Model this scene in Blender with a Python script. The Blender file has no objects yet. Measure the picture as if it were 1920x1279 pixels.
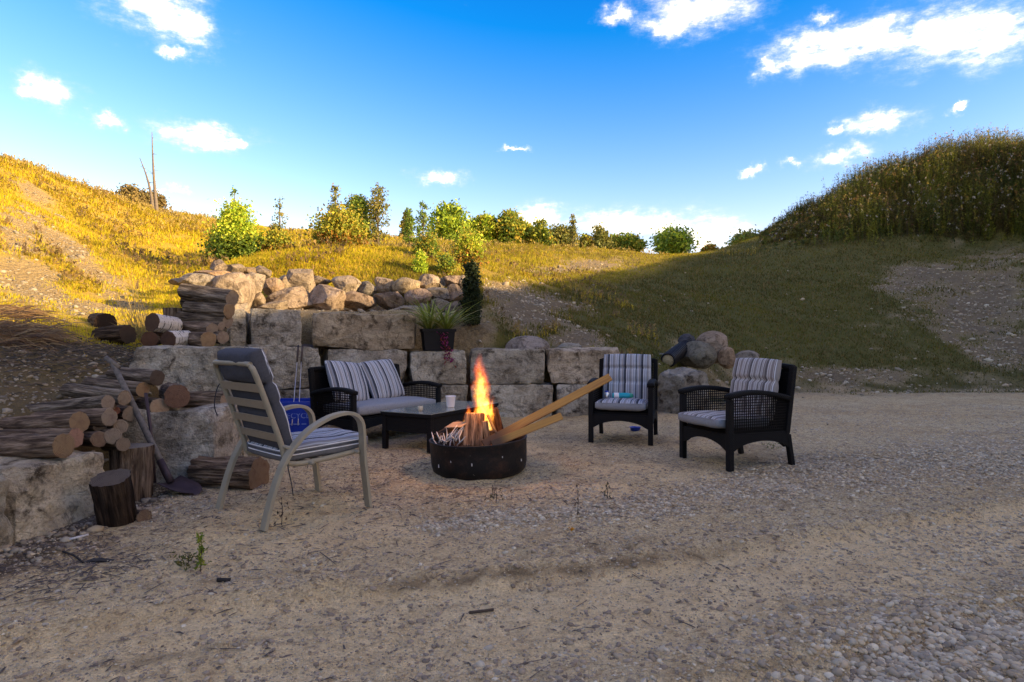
import bpy, bmesh, math
import numpy as np
from mathutils import Vector, Matrix, Euler

# ------------------------------------------------------------------ camera, sky, sun, exposure
SC = bpy.context.scene
COL = SC.collection
F_PX, CX, CY, CAM_H = 1170.0, 960.0, 639.5, 1.08      # photograph pixels, horizon row, eye height in metres
cam_data = bpy.data.cameras.new('camera')
cam_data.sensor_width = 36.0
cam_data.lens = F_PX / 1920.0 * 36.0
cam_data.clip_start = 0.05
cam_data.clip_end = 3000.0
cam = bpy.data.objects.new('camera', cam_data)
cam.location = (0, 0, CAM_H)
cam.rotation_euler = (math.radians(90), 0, 0)
COL.objects.link(cam)
SC.camera = cam

SUN_EL, SUN_BACK = math.radians(12.0), math.radians(20.0)     # low sun, to the right and a little behind the camera
SUN_DIR = Vector((math.cos(SUN_EL) * math.cos(SUN_BACK), -math.cos(SUN_EL) * math.sin(SUN_BACK), math.sin(SUN_EL)))
SUN_STRENGTH, SKY_STRENGTH, EXPOSURE = 4.5, 0.135, 1.38
SC.view_settings.view_transform = 'Standard'
SC.view_settings.look = 'None'
SC.view_settings.gamma = 1.0
SC.view_settings.use_curve_mapping = False
SC.view_settings.exposure = EXPOSURE
SC.cycles.max_bounces = 8
SC.cycles.transparent_max_bounces = 12
SC.cycles.volume_bounces = 0
SC.cycles.sample_clamp_indirect = 6.0

sun_data = bpy.data.lights.new('sun', 'SUN')
sun_data.energy = SUN_STRENGTH
sun_data.angle = math.radians(0.5)
sun_data.color = (1.0, 0.74, 0.40)
sun = bpy.data.objects.new('sun', sun_data)
sun.rotation_euler = (-SUN_DIR).to_track_quat('-Z', 'Y').to_euler()
sun.location = SUN_DIR * 60
COL.objects.link(sun)

# in-frame clouds: centre x, y and half sizes in degrees of azimuth / elevation
CLOUDS = []
def cl(px, py, wx, wy):
    az = math.atan2(px - CX, F_PX)
    el = math.atan2(CY - py, math.hypot(px - CX, F_PX))
    k = math.cos(az)
    CLOUDS.append((az, el, max(1.22 * wx / F_PX * k * k, .004), max(1.25 * wy / F_PX * k, .003)))
for c in [(300, 15, 95, 48), (355, 50, 60, 34), (335, 98, 42, 14), (90, 168, 64, 26), (207, 232, 46, 14), (385, 256, 86, 27), (440, 264, 40, 14),
          (328, 353, 36, 12), (820, 333, 44, 14), (1310, 22, 115, 34), (1260, 42, 70, 24), (1165, 30, 36, 16), (1500, 98, 86, 34), (1570, 85, 90, 34), (1640, 75, 95, 38),
          (1770, 68, 130, 50), (1860, 70, 90, 50), (1440, 122, 34, 20), (1550, 36, 34, 14), (1650, 226, 68, 20), (1566, 242, 26, 11), (1575, 292, 56, 18), (1480, 299, 24, 8), (1409, 320, 22, 9),
          (1796, 200, 18, 8), (1010, 402, 60, 22), (1180, 420, 170, 30), (1330, 440, 90, 34), (975, 278, 24, 5)]:
    cl(*c)
_r = np.random.default_rng(23)                               # unseen clouds added, denser than in view, to fill and warm the shade, larger towards the zenith as clouds overhead are nearer
_k = 0
while _k < 74:
    _az, _el = _r.uniform(-math.pi, math.pi), math.asin(_r.uniform(math.sin(.07), math.sin(1.25)))
    _s = (.035 + .18 * math.sin(_el)) * _r.uniform(.6, 1.4)
    if (abs(_az) < .74 + _s * 1.4 and _el < .50 + _s * .7) or abs(_az) > math.pi - 1.5 * _s / math.cos(_el): continue
    CLOUDS.append((_az, _el, _s * 1.35 / math.cos(_el), _s * .62)); _k += 1

world = bpy.data.worlds.new('World'); SC.world = world
world.use_nodes = True
world.cycles.sampling_method = 'MANUAL'; world.cycles.sample_map_resolution = 512
wn = world.node_tree; N = wn.nodes; L = wn.links
N.clear()
def wnode(t, **kw):
    n = N.new(t)
    for k, v in kw.items(): setattr(n, k, v)
    return n
def wmath(op, a, b=None, c=None):
    n = wnode('ShaderNodeMath', operation=op)
    for i, v in enumerate((a, b, c)):
        if v is None: continue
        if isinstance(v, (int, float)): n.inputs[i].default_value = v
        else: L.new(v, n.inputs[i])
    return n.outputs[0]
sky = wnode('ShaderNodeTexSky', sky_type='NISHITA', sun_disc=False)
sky.sun_elevation = SUN_EL
sky.sun_rotation = math.atan2(SUN_DIR.x, SUN_DIR.y)
sky.altitude = 300; sky.air_density = 1.0; sky.dust_density = 0.5; sky.ozone_density = 1.6
hs = wnode('ShaderNodeHueSaturation'); hs.inputs['Hue'].default_value = .508; hs.inputs['Saturation'].default_value = 1.32; hs.inputs['Value'].default_value = 1.1
L.new(sky.outputs[0], hs.inputs['Color'])
gk = wnode('ShaderNodeVectorMath', operation='MULTIPLY_ADD'); L.new(hs.outputs[0], gk.inputs[0]); gk.inputs[1].default_value = (2.1, 1.3, 1.06); gk.inputs[2].default_value = (-.86, -.66, 0)   # clear, contrasty air
g0 = wnode('ShaderNodeVectorMath', operation='MAXIMUM'); L.new(gk.outputs[0], g0.inputs[0]); g0.inputs[1].default_value = (.02, .05, .1)
g2 = wnode('ShaderNodeVectorMath', operation='MINIMUM'); L.new(g0.outputs[0], g2.inputs[0]); g2.inputs[1].default_value = (16, 10, 5)
tc = wnode('ShaderNodeTexCoord')
sx = wnode('ShaderNodeSeparateXYZ'); L.new(tc.outputs['Generated'], sx.inputs[0])
az = wmath('ARCTAN2', sx.outputs[0], sx.outputs[1]); el = wmath('ARCSINE', sx.outputs[2])
cb = wnode('ShaderNodeCombineXYZ'); L.new(az, cb.inputs[0]); L.new(el, cb.inputs[1])
nz0 = wnode('ShaderNodeTexNoise'); nz0.inputs['Scale'].default_value = 26; nz0.inputs['Detail'].default_value = 6; nz0.inputs['Roughness'].default_value = .65
L.new(tc.outputs['Generated'], nz0.inputs['Vector'])
wv = wnode('ShaderNodeVectorMath', operation='MULTIPLY_ADD'); L.new(nz0.outputs['Color'], wv.inputs[0]); wv.inputs[1].default_value = (.085, .05, 0); 
sh = wnode('ShaderNodeVectorMath', operation='SUBTRACT'); L.new(cb.outputs[0], sh.inputs[0]); sh.inputs[1].default_value = (.0425, .025, 0)
L.new(sh.outputs[0], wv.inputs[2])
best = None
for (a, e, ra, re) in CLOUDS:
    m = wnode('ShaderNodeVectorMath', operation='MULTIPLY_ADD'); L.new(wv.outputs[0], m.inputs[0])
    m.inputs[1].default_value = (1 / ra, 1 / re, 0); m.inputs[2].default_value = (-a / ra, -e / re, 0)
    ln = wnode('ShaderNodeVectorMath', operation='LENGTH'); L.new(m.outputs[0], ln.inputs[0])
    best = ln.outputs['Value'] if best is None else wmath('MINIMUM', best, ln.outputs['Value'])
nz = wnode('ShaderNodeTexNoise'); nz.inputs['Scale'].default_value = 30; nz.inputs['Detail'].default_value = 9; nz.inputs['Roughness'].default_value = .68
mp = wnode('ShaderNodeMapping'); mp.inputs['Scale'].default_value = (.8, .8, 2.2); L.new(tc.outputs['Generated'], mp.inputs[0]); L.new(mp.outputs[0], nz.inputs['Vector'])
fld = wmath('ADD', wmath('SUBTRACT', 1.0, best), wmath('MULTIPLY', wmath('SUBTRACT', nz.outputs['Fac'], .5), 1.75))
dens = wnode('ShaderNodeMapRange', interpolation_type='SMOOTHSTEP'); L.new(fld, dens.inputs[0])
dens.inputs[1].default_value = -.38; dens.inputs[2].default_value = 1.2
cc = wnode('ShaderNodeMix', data_type='RGBA'); L.new(wmath('POWER', dens.outputs[0], 2.6), cc.inputs['Factor']); cc.inputs['A'].default_value = (2.3, 2.75, 3.4, 1); cc.inputs['B'].default_value = (12.2, 9.9, 5.5, 1)
mx = wnode('ShaderNodeMix', data_type='RGBA'); L.new(wmath('POWER', dens.outputs[0], 1.45), mx.inputs['Factor']); L.new(g2.outputs[0], mx.inputs['A']); L.new(cc.outputs['Result'], mx.inputs['B'])
bg = wnode('ShaderNodeBackground'); bg.inputs['Strength'].default_value = SKY_STRENGTH
L.new(mx.outputs['Result'], bg.inputs['Color'])
wo = wnode('ShaderNodeOutputWorld'); L.new(bg.outputs[0], wo.inputs['Surface'])

# ------------------------------------------------------------------ helpers
def P(px, py, d):
    """photograph pixel at distance d -> world point (Y is depth)"""
    return np.array([(px - CX) / F_PX * d, d, CAM_H + (CY - py) / F_PX * d])
def proj(x, y, z):
    yy = np.maximum(y, .3)
    return CX + x / yy * F_PX, CY - (z - CAM_H) / yy * F_PX

def _hash(ix, iy, iz, seed):
    h = (ix.astype(np.int64) * 374761393 + iy.astype(np.int64) * 668265263 + iz.astype(np.int64) * 2147483647 + seed * 974711) & 0xffffffff
    h = ((h ^ (h >> 13)) * 1274126177) & 0xffffffff
    h = ((h ^ (h >> 16)) * 2246822519) & 0xffffffff
    return ((h ^ (h >> 15)) & 0xffff) / 65535.0
def vnoise(p, seed=0):
    p = np.asarray(p, float); i = np.floor(p).astype(np.int64); f = p - i; f = f * f * (3 - 2 * f)
    r = 0
    for dx in (0, 1):
        wx = f[:, 0] if dx else 1 - f[:, 0]
        for dy in (0, 1):
            wy = f[:, 1] if dy else 1 - f[:, 1]
            for dz in (0, 1):
                wz = f[:, 2] if dz else 1 - f[:, 2]
                r = r + wx * wy * wz * _hash(i[:, 0] + dx, i[:, 1] + dy, i[:, 2] + dz, seed)
    return r
def fbm(p, octaves=4, seed=0, gain=.5):
    p = np.asarray(p, float); a, s, t = 1.0, 0.0, 0.0
    for o in range(octaves):
        s = s + a * vnoise(p * (2.03 ** o) + o * 17.3, seed + o); t += a; a *= gain
    return s / t
def xy3(x, y): return np.stack([x, y, np.zeros_like(x)], 1)
def sstep(a, b, x):
    t = np.clip((x - a) / (b - a), 0, 1); return t * t * (3 - 2 * t)

def new_mesh(name, verts, faces, mats=(), smooth=True, mat_idx=None, colors=None):
    me = bpy.data.meshes.new(name)
    if isinstance(faces, np.ndarray):
        v = np.asarray(verts, np.float32); n, k = faces.shape
        me.vertices.add(len(v)); me.vertices.foreach_set('co', v.ravel())
        me.loops.add(n * k); me.loops.foreach_set('vertex_index', faces.astype(np.int32).ravel())
        me.polygons.add(n); me.polygons.foreach_set('loop_start', np.arange(0, n * k, k, dtype=np.int32))
        me.update(calc_edges=True)
    else:
        me.from_pydata([tuple(map(float, v)) for v in verts], [], [tuple(int(i) for i in f) for f in faces])
    for m in mats: me.materials.append(m)
    if smooth: me.polygons.foreach_set('use_smooth', np.ones(len(me.polygons), bool))
    if mat_idx is not None: me.polygons.foreach_set('material_index', np.asarray(mat_idx, np.int32))
    if colors is not None:
        a = me.color_attributes.new('tint', 'FLOAT_COLOR', 'POINT')
        c = np.ones((len(me.vertices), 4), np.float32); c[:, :3] = colors
        a.data.foreach_set('color', c.ravel())
    me.update()
    return me
def crisp(me, deg):
    me.set_sharp_from_angle(angle=math.radians(deg)); return me
def link(name, me, parent=None, loc=None, rot=None, color=None):
    o = bpy.data.objects.new(name, me); COL.objects.link(o)
    if parent is not None: o.parent = parent
    if loc is not None: o.location = [float(v) for v in loc]
    if rot is not None: o.rotation_euler = rot
    if color is not None: o.color = (*color, 1)
    return o
def tag(o, label=None, cat=None, group=None, kind=None):
    if label: o['label'] = label
    if cat: o['category'] = cat
    if group: o['group'] = group
    if kind: o['kind'] = kind
    return o
def empty(name, loc, rz=0, label=None, cat=None, group=None, rot=None):
    o = bpy.data.objects.new(name, None); o.empty_display_size = .1
    o.location = [float(v) for v in loc]; o.rotation_euler = rot or (0, 0, rz); COL.objects.link(o)
    return tag(o, label, cat, group)

class MB:
    """collects boxes, bars and tubes into one mesh"""
    def __init__(s): s.v = []; s.f = []; s.mi = []
    def add(s, vs, fs, mi=0):
        b = len(s.v); s.v += [tuple(map(float, v)) for v in vs]
        s.f += [tuple(int(i) + b for i in f) for f in fs]; s.mi += [mi] * len(fs)
    def frame(s, p0, p1, up=(0, 0, 1)):
        a = np.array(p1, float) - np.array(p0, float); n = np.linalg.norm(a); a /= max(n, 1e-9)
        u = np.array(up, float); u = u - a * np.dot(u, a)
        if np.linalg.norm(u) < 1e-4: u = np.array([1., 0, 0]) - a * a[0]
        u /= np.linalg.norm(u); return a, np.cross(u, a), u
    def box(s, c, d, mi=0):
        c = np.array(c, float); d = np.array(d, float) / 2
        vs = [c + d * np.array(k) for k in ((-1,-1,-1),(1,-1,-1),(1,1,-1),(-1,1,-1),(-1,-1,1),(1,-1,1),(1,1,1),(-1,1,1))]
        s.add(vs, [(0,3,2,1),(4,5,6,7),(0,1,5,4),(1,2,6,5),(2,3,7,6),(3,0,4,7)], mi); return s
    def bar(s, p0, p1, w, t, up=(0, 0, 1), mi=0):
        a, r, u = s.frame(p0, p1, up); p0 = np.array(p0, float); p1 = np.array(p1, float)
        vs = [p + r * (w / 2) * i + u * (t / 2) * j for p in (p0, p1) for i, j in ((-1,-1),(1,-1),(1,1),(-1,1))]
        s.add(vs, [(0,1,2,3),(7,6,5,4),(0,4,5,1),(1,5,6,2),(2,6,7,3),(3,7,4,0)], mi); return s
    def sweep(s, pts, prof, up=(0, 0, 1), cap=True, scales=None, mi=0, closed=False):
        """prof: list of (r,u) offsets; swept along pts"""
        pts = [np.array(p, float) for p in pts]; n = len(pts); k = len(prof); vs = []
        for i, p in enumerate(pts):
            q0 = pts[i - 1] if (i or closed) else p; q1 = pts[(i + 1) % n] if (i < n - 1 or closed) else p
            a, r, u = s.frame(q0, q1, up); sc = 1 if scales is None else scales[i]
            vs += [p + r * x * sc + u * y * sc for x, y in prof]
        fs = []
        for i in range(n if closed else n - 1):
            j = (i + 1) % n
            fs += [(i * k + m, i * k + (m + 1) % k, j * k + (m + 1) % k, j * k + m) for m in range(k)]
        if cap and not closed: fs += [tuple(range(k))[::-1], tuple((n - 1) * k + m for m in range(k))]
        s.add(vs, fs, mi); return s
    def tube(s, pts, r, seg=8, radii=None, **kw):
        prof = [(math.cos(2 * math.pi * i / seg), math.sin(2 * math.pi * i / seg)) for i in range(seg)]
        return s.sweep(pts, prof, scales=(radii if radii is not None else [r] * len(pts)), **kw)
    def lathe(s, prof, seg=32, c=(0, 0, 0), mi=0, wob=None):
        vs = []; n = len(prof)
        for i in range(seg):
            a = 2 * math.pi * i / seg
            for j, (r, z) in enumerate(prof):
                k = 1 if wob is None else wob(a, z)
                vs.append((c[0] + r * k * math.cos(a), c[1] + r * k * math.sin(a), c[2] + z))
        fs = [(i * n + j, ((i + 1) % seg) * n + j, ((i + 1) % seg) * n + j + 1, i * n + j + 1) for i in range(seg) for j in range(n - 1)]
        s.add(vs, fs, mi); return s
    def prism(s, poly, axis, t0, t1, mi=0):
        """poly: 2D points in the two other axes (in order), extruded along axis"""
        o = [i for i in range(3) if i != axis]; vs = []
        for t in (t0, t1):
            for a, b in poly:
                v = [0, 0, 0]; v[axis] = t; v[o[0]] = a; v[o[1]] = b; vs.append(v)
        n = len(poly)
        s.add(vs, [tuple(range(n)), tuple(range(2 * n - 1, n - 1, -1))] + [(i, i + n, (i + 1) % n + n, (i + 1) % n) for i in range(n)], mi); return s
    def build(s, name, mats, parent=None, smooth=False, bevel=0, loc=None, rot=None, color=None):
        if not isinstance(mats, (list, tuple)): mats = [mats]
        me = new_mesh(name, s.v, s.f, mats, smooth, s.mi)
        bm = bmesh.new(); bm.from_mesh(me); bmesh.ops.recalc_face_normals(bm, faces=bm.faces)
        if bevel: bmesh.ops.bevel(bm, geom=list(bm.edges), offset=bevel, segments=2, affect='EDGES', profile=.6, clamp_overlap=True)
        bm.to_mesh(me); bm.free()
        return link(name, me, parent, loc, rot, color)

# ------------------------------------------------------------------ materials
class Mat:
    def __init__(s, name, rough=.8, metal=0, spec=.3):
        s.m = bpy.data.materials.new(name); s.m.use_nodes = True; s.t = s.m.node_tree
        s.b = s.t.nodes['Principled BSDF']; s.out = s.t.nodes['Material Output']
        s.b.inputs['Roughness'].default_value = rough; s.b.inputs['Metallic'].default_value = metal
        s.b.inputs['Specular IOR Level'].default_value = spec
    def n(s, t, **kw):
        x = s.t.nodes.new(t)
        for k, v in kw.items(): setattr(x, k, v)
        return x
    def put(s, sock, v):
        if hasattr(v, 'is_linked') or hasattr(v, 'links'): s.t.links.new(v, sock)
        elif isinstance(v, tuple) and len(v) == 3 and sock.type == 'RGBA': sock.default_value = (*v, 1)
        else: sock.default_value = v
    def coord(s, kind='Object', scale=(1, 1, 1), rot=(0, 0, 0)):
        c = s.n('ShaderNodeTexCoord'); m = s.n('ShaderNodeMapping'); m.inputs['Scale'].default_value = scale; m.inputs['Rotation'].default_value = rot
        s.t.links.new(c.outputs[kind], m.inputs[0]); return m.outputs[0]
    def noise(s, v, scale, detail=4, rough=.55, dist=0):
        x = s.n('ShaderNodeTexNoise'); s.put(x.inputs['Vector'], v)
        x.inputs['Scale'].default_value = scale; x.inputs['Detail'].default_value = detail; x.inputs['Roughness'].default_value = rough; x.inputs['Distortion'].default_value = dist
        return x.outputs['Fac']
    def voro(s, v, scale, out='Distance', feature='F1'):
        x = s.n('ShaderNodeTexVoronoi', feature=feature); s.put(x.inputs['Vector'], v); x.inputs['Scale'].default_value = scale
        return x.outputs[out]
    def mix(s, f, a, b, blend='MIX'):
        x = s.n('ShaderNodeMix', data_type='RGBA', blend_type=blend)
        s.put(x.inputs['Factor'], f); s.put(x.inputs['A'], a); s.put(x.inputs['B'], b); return x.outputs['Result']
    def math(s, op, a, b=0.0, c=0.0):
        x = s.n('ShaderNodeMath', operation=op); s.put(x.inputs[0], a); s.put(x.inputs[1], b); s.put(x.inputs[2], c); return x.outputs[0]
    def ramp(s, f, stops, interp='LINEAR'):
        x = s.n('ShaderNodeValToRGB'); x.color_ramp.interpolation = interp; e = x.color_ramp.elements
        while len(e) < len(stops): e.new(.5)
        for el_, (p, c) in zip(e, stops):
            el_.position = p; el_.color = (*c, 1) if isinstance(c, tuple) else (c, c, c, 1)
        s.put(x.inputs[0], f); return x.outputs[0]
    def step(s, f, a, b):
        x = s.n('ShaderNodeMapRange', interpolation_type='SMOOTHSTEP'); s.put(x.inputs[0], f); x.inputs[1].default_value = a; x.inputs[2].default_value = b; return x.outputs[0]
    def attr(s, name, out='Fac'):
        x = s.n('ShaderNodeAttribute', attribute_name=name); return x.outputs[out]
    def objcol(s):
        return s.n('ShaderNodeObjectInfo').outputs['Color']
    def rnd(s):
        return s.n('ShaderNodeObjectInfo').outputs['Random']
    def color(s, c): s.put(s.b.inputs['Base Color'], c); return s
    def bump(s, h, strength=.5, dist=.01):
        x = s.n('ShaderNodeBump'); x.inputs['Strength'].default_value = strength; x.inputs['Distance'].default_value = dist; s.put(x.inputs['Height'], h)
        prev = s.b.inputs['Normal'].links
        if prev: s.t.links.new(prev[0].from_socket, x.inputs['Normal'])
        s.t.links.new(x.outputs[0], s.b.inputs['Normal']); return s

def m_stone(name, warm, dark, pale, sc=1.0, bumpd=.03):
    m = Mat(name, .92, spec=.2); v = m.coord('Object')
    rn = m.n('ShaderNodeVectorMath', operation='ADD'); m.put(rn.inputs[0], v)
    cmb = m.n('ShaderNodeCombineXYZ'); m.put(cmb.inputs[0], m.math('MULTIPLY', m.rnd(), 37.0)); m.put(cmb.inputs[1], m.math('MULTIPLY', m.rnd(), 11.0)); m.t.links.new(cmb.outputs[0], rn.inputs[1]); v = rn.outputs[0]
    big = m.noise(v, 2.2 * sc, 5, .6, .6); mid = m.noise(v, 7 * sc, 6, .65, .3); fine = m.noise(v, 45 * sc, 5, .7)
    c = m.mix(m.step(big, .36, .66), warm, pale)
    c = m.mix(m.step(mid, .5, .7), c, dark)
    c = m.mix(m.math('MULTIPLY', m.step(fine, .48, .72), .6), c, dark)
    c = m.mix(m.math('MULTIPLY', m.step(m.noise(v, 3.5 * sc, 8, .75, 1.5), .52, .62), .55), c, tuple(x * .8 for x in dark))
    c = m.mix(m.math('MULTIPLY', m.step(m.noise(v, 16 * sc, 6, .7, .5), .55, .66), .5), c, pale)
    c = m.mix(m.math('MULTIPLY', m.step(m.noise(v, 90 * sc, 2), .6, .7), .4), c, pale)
    c = m.mix(1.0, c, m.objcol(), 'MULTIPLY')
    m.color(c)
    led = m.noise(m.coord('Object', (1.2, 1.2, 3.2)), 2.6, 6, .65, 1.6)
    h = m.math('ADD', m.math('MULTIPLY', mid, 1.0), m.math('ADD', m.math('MULTIPLY', fine, .35), m.math('MULTIPLY', led, .5)))
    cr = m.voro(v, 5 * sc, 'Distance', 'DISTANCE_TO_EDGE')
    h = m.math('ADD', h, m.math('MULTIPLY', m.step(cr, 0, .02), .05))
    m.bump(h, 1.0, bumpd * 2.2)
    return m.m
M = {}
M['block'] = m_stone('limestone_block', (.30, .253, .186), (.063, .048, .033), (.54, .48, .375))
M['boulder'] = m_stone('field_boulder', (.30, .252, .19), (.098, .075, .053), (.47, .405, .32), 1.6, .03)

def m_pebble():
    m = Mat('pebble_stone', .85, spec=.3)
    v = m.coord('Object'); n = m.noise(v, 60, 3)
    m.color(m.mix(m.math('MULTIPLY', n, .4), m.attr('tint', 'Color'), (.2, .17, .14))); m.bump(n, .3, .004); return m.m
M['pebble'] = m_pebble()
def m_loose():
    m = Mat('loose_stone', .88, spec=.25); v = m.coord('Object'); n = m.noise(v, 30, 4)
    m.color(m.mix(m.math('MULTIPLY', n, .5), m.objcol(), (.2, .17, .14))); m.bump(n, .5, .006); return m.m
M['loose'] = m_loose()

def m_bark():
    m = Mat('bark', .95, spec=.15); v = m.coord('Object', (14, 14, 1.6))       # furrows along local Z
    a = m.noise(v, 2.2, 6, .65, .4); b = m.noise(m.coord('Object', (60, 60, 4)), 1.5, 4)
    c = m.ramp(a, [(.34, (.022, .0165, .0115)), (.45, (.12, .091, .064)), (.56, (.27, .215, .155)), (.72, (.50, .42, .315))])
    c = m.mix(m.math('MULTIPLY', m.step(b, .4, .7), .6), c, (.05, .038, .03)); c = m.mix(1.0, c, m.objcol(), 'MULTIPLY')
    m.color(c); m.bump(m.math('ADD', a, m.math('MULTIPLY', b, .35)), 1.0, .04); return m.m
M['bark'] = m_bark()
def m_birch():
    m = Mat('birch_bark', .75, spec=.25); n = m.noise(m.coord('Object', (10, 10, 45)), 1.6, 4, .6)
    m.color(m.mix(m.step(n, .54, .62), (.52, .47, .41), (.05, .04, .033))); m.bump(n, .3, .004); return m.m
M['birch'] = m_birch()
def m_cut():
    m = Mat('cut_wood', .85, spec=.2); v = m.coord('Object')
    w = m.n('ShaderNodeTexWave', wave_type='RINGS', rings_direction='Z'); m.put(w.inputs['Vector'], v); w.inputs['Scale'].default_value = 38; w.inputs['Distortion'].default_value = 3; w.inputs['Detail'].default_value = 3; w.inputs['Detail Scale'].default_value = 2
    n = m.noise(v, 26, 4)
    c = m.mix(m.math('MULTIPLY', w.outputs['Fac'], .45), (.27, .215, .158), (.13, .097, .07))
    c = m.mix(m.step(n, .45, .75), c, (.18, .13, .10)); c = m.mix(1.0, c, m.objcol(), 'MULTIPLY')
    gr_ = m.n('ShaderNodeTexGradient', gradient_type='RADIAL'); m.put(gr_.inputs[0], v); ck = m.noise(m.math('MULTIPLY', gr_.outputs['Fac'], 40.0), 1.0, 2); c = m.mix(m.math('MULTIPLY', m.step(ck, .60, .68), .7), c, (.06, .04, .03)); m.color(c); m.bump(m.math('ADD', w.outputs['Fac'], n), .5, .008); return m.m
M['cut'] = m_cut()

def m_plain(name, c, rough=.6, metal=0, spec=.3, nscale=20, amt=.25, dark=None, bump=0):
    m = Mat(name, rough, metal, spec); v = m.coord('Object'); n = m.noise(v, nscale, 5, .6)
    m.color(m.mix(m.math('MULTIPLY', m.step(n, .35, .75), amt), c, dark or tuple(x * .45 for x in c)))
    if bump: m.bump(n, .5, bump)
    return m.m
def m_wicker():
    m = Mat('black_wicker', .65, spec=.12); v = m.coord('Object')
    w1 = m.n('ShaderNodeTexWave', wave_type='BANDS', bands_direction='Z'); m.put(w1.inputs['Vector'], v); w1.inputs['Scale'].default_value = 26
    w2 = m.n('ShaderNodeTexWave', wave_type='BANDS', bands_direction='DIAGONAL'); m.put(w2.inputs['Vector'], v); w2.inputs['Scale'].default_value = 30
    h = m.math('MAXIMUM', w1.outputs['Fac'], w2.outputs['Fac'])
    m.color(m.mix(h, (.003, .003, .0035), (.010, .0095, .0095))); m.bump(h, .8, .004); return m.m
M['wicker'] = m_wicker()
M['strand'] = m_plain('wicker_strand', (.006, .0055, .0055), .6, spec=.15, nscale=80, amt=.4)

def m_stripe(name, light, mid, taupe, dark, period=.19, axis=0):
    m = Mat(name, .92, spec=.12); c = m.n('ShaderNodeTexCoord'); s_ = m.n('ShaderNodeSeparateXYZ'); m.t.links.new(c.outputs['Object'], s_.inputs[0])
    f = m.math('FRACT', m.math('ADD', m.math('DIVIDE', s_.outputs[axis], period), 20.13))
    wht = (.74, .74, .75)
    col = m.ramp(f, [(0, dark), (.13, wht), (.155, light), (.20, mid), (.24, light), (.31, mid), (.345, taupe), (.44, light), (.47, taupe), (.50, wht), (.525, mid), (.57, light), (.66, mid), (.70, dark), (.75, light), (.80, mid), (.84, wht), (.865, taupe), (.94, mid)], 'CONSTANT')
    w = m.noise(m.coord('Object', (350, 350, 350)), 1, 2)
    col = m.mix(m.math('MULTIPLY', w, .35), col, (.10, .10, .11))
    m.color(col); m.bump(m.noise(m.coord('Object'), 9, 4), .35, .02); m.bump(w, .25, .002); return m.m
M['stripe'] = m_stripe('striped_fabric', (.43, .46, .51), (.22, .24, .28), (.27, .26, .265), (.035, .042, .058))
M['stripe_taupe'] = m_stripe('taupe_striped_fabric', (.50, .47, .45), (.29, .265, .25), (.24, .205, .19), (.12, .105, .10))
M['grey_fabric'] = m_plain('grey_fabric', (.15, .15, .158), .95, spec=.1, nscale=60, amt=.3, bump=.004)
M['pale_fabric'] = m_plain('pale_grey_fabric', (.235, .25, .275), .95, spec=.1, nscale=60, amt=.3, bump=.004)
M['dark_fabric'] = m_plain('charcoal_fabric', (.072, .072, .082), .95, spec=.1, nscale=60, amt=.3, bump=.004)
M['alu'] = m_plain('beige_aluminium', (.31, .268, .188), .5, spec=.3, nscale=14, amt=.25)
M['strap'] = m_plain('tan_vinyl_strap', (.30, .24, .165), .6, nscale=30, amt=.2)
M['cord'] = m_plain('dark_tie', (.04, .04, .045), .9)
M['blue'] = m_plain('blue_plastic', (.010, .045, .42), .4, spec=.45, nscale=12, amt=.2)
M['white'] = m_plain('white_plastic', (.74, .72, .72), .45, nscale=30, amt=.08)
M['letter'] = m_plain('pale_lettering', (.22, .30, .58), .6, amt=.1)
M['teal'] = m_plain('teal_plastic', (.01, .34, .42), .35, spec=.5, amt=.1)
M['green_plastic'] = m_plain('green_plastic', (.03, .32, .22), .35, spec=.5, amt=.1)
M['black_plastic'] = m_plain('black_plastic', (.006, .006, .008), .5, spec=.2, amt=.2)
M['dark_blue_plastic'] = m_plain('navy_plastic', (.025, .03, .055), .38, spec=.45, amt=.25)
M['rod'] = m_plain('bright_steel', (.62, .62, .63), .3, .8)
M['handle_wood'] = m_plain('dark_handle_wood', (.055, .035, .022), .6, nscale=40)
M['grey_wood'] = m_plain('weathered_wood', (.15, .13, .11), .85, nscale=35, amt=.7, dark=(.05, .042, .035), bump=.006)
M['rust'] = m_plain('rusty_steel', (.075, .05, .05), .6, .5, nscale=12, amt=.6, bump=.003)
M['soil'] = m_plain('dark_soil', (.07, .05, .038), .97, nscale=14, amt=.6, bump=.02)
M['ash'] = m_plain('ash_bed', (.16, .145, .135), .97, nscale=18, amt=.8, dark=(.02, .018, .017), bump=.02)
M['char'] = m_plain('charred_wood', (.028, .024, .022), .85, nscale=25, amt=.6, bump=.01)
M['twig'] = m_plain('dry_twig', (.075, .055, .04), .95, nscale=25, amt=.5)
M['deadwood'] = m_plain('dead_trunk', (.20, .16, .125), .95, nscale=9, amt=.6, bump=.01)
M['paper'] = m_plain('cardboard', (.40, .26, .15), .9, nscale=12, amt=.4)
M['ashtwig'] = m_plain('ash_white_twig', (.55, .52, .49), .95, nscale=30, amt=.4)
def m_board():
    m = Mat('yellow_pine_board', .6, spec=.3); v = m.coord('Object', (30, 1.2, 30)); n = m.noise(v, 1.4, 5, .6, .8)
    sy_ = m.n('ShaderNodeSeparateXYZ'); m.put(sy_.inputs[0], m.coord('Generated')); burnt = m.step(m.math('ADD', sy_.outputs[1], m.math('MULTIPLY', n, .12)), .36, .14)
    m.color(m.mix(m.math('MULTIPLY', burnt, .9), m.mix(m.step(n, .4, .7), (.40, .205, .045), (.27, .125, .03)), (.05, .025, .015))); m.bump(n, .25, .004); return m.m
M['board'] = m_board()
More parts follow.
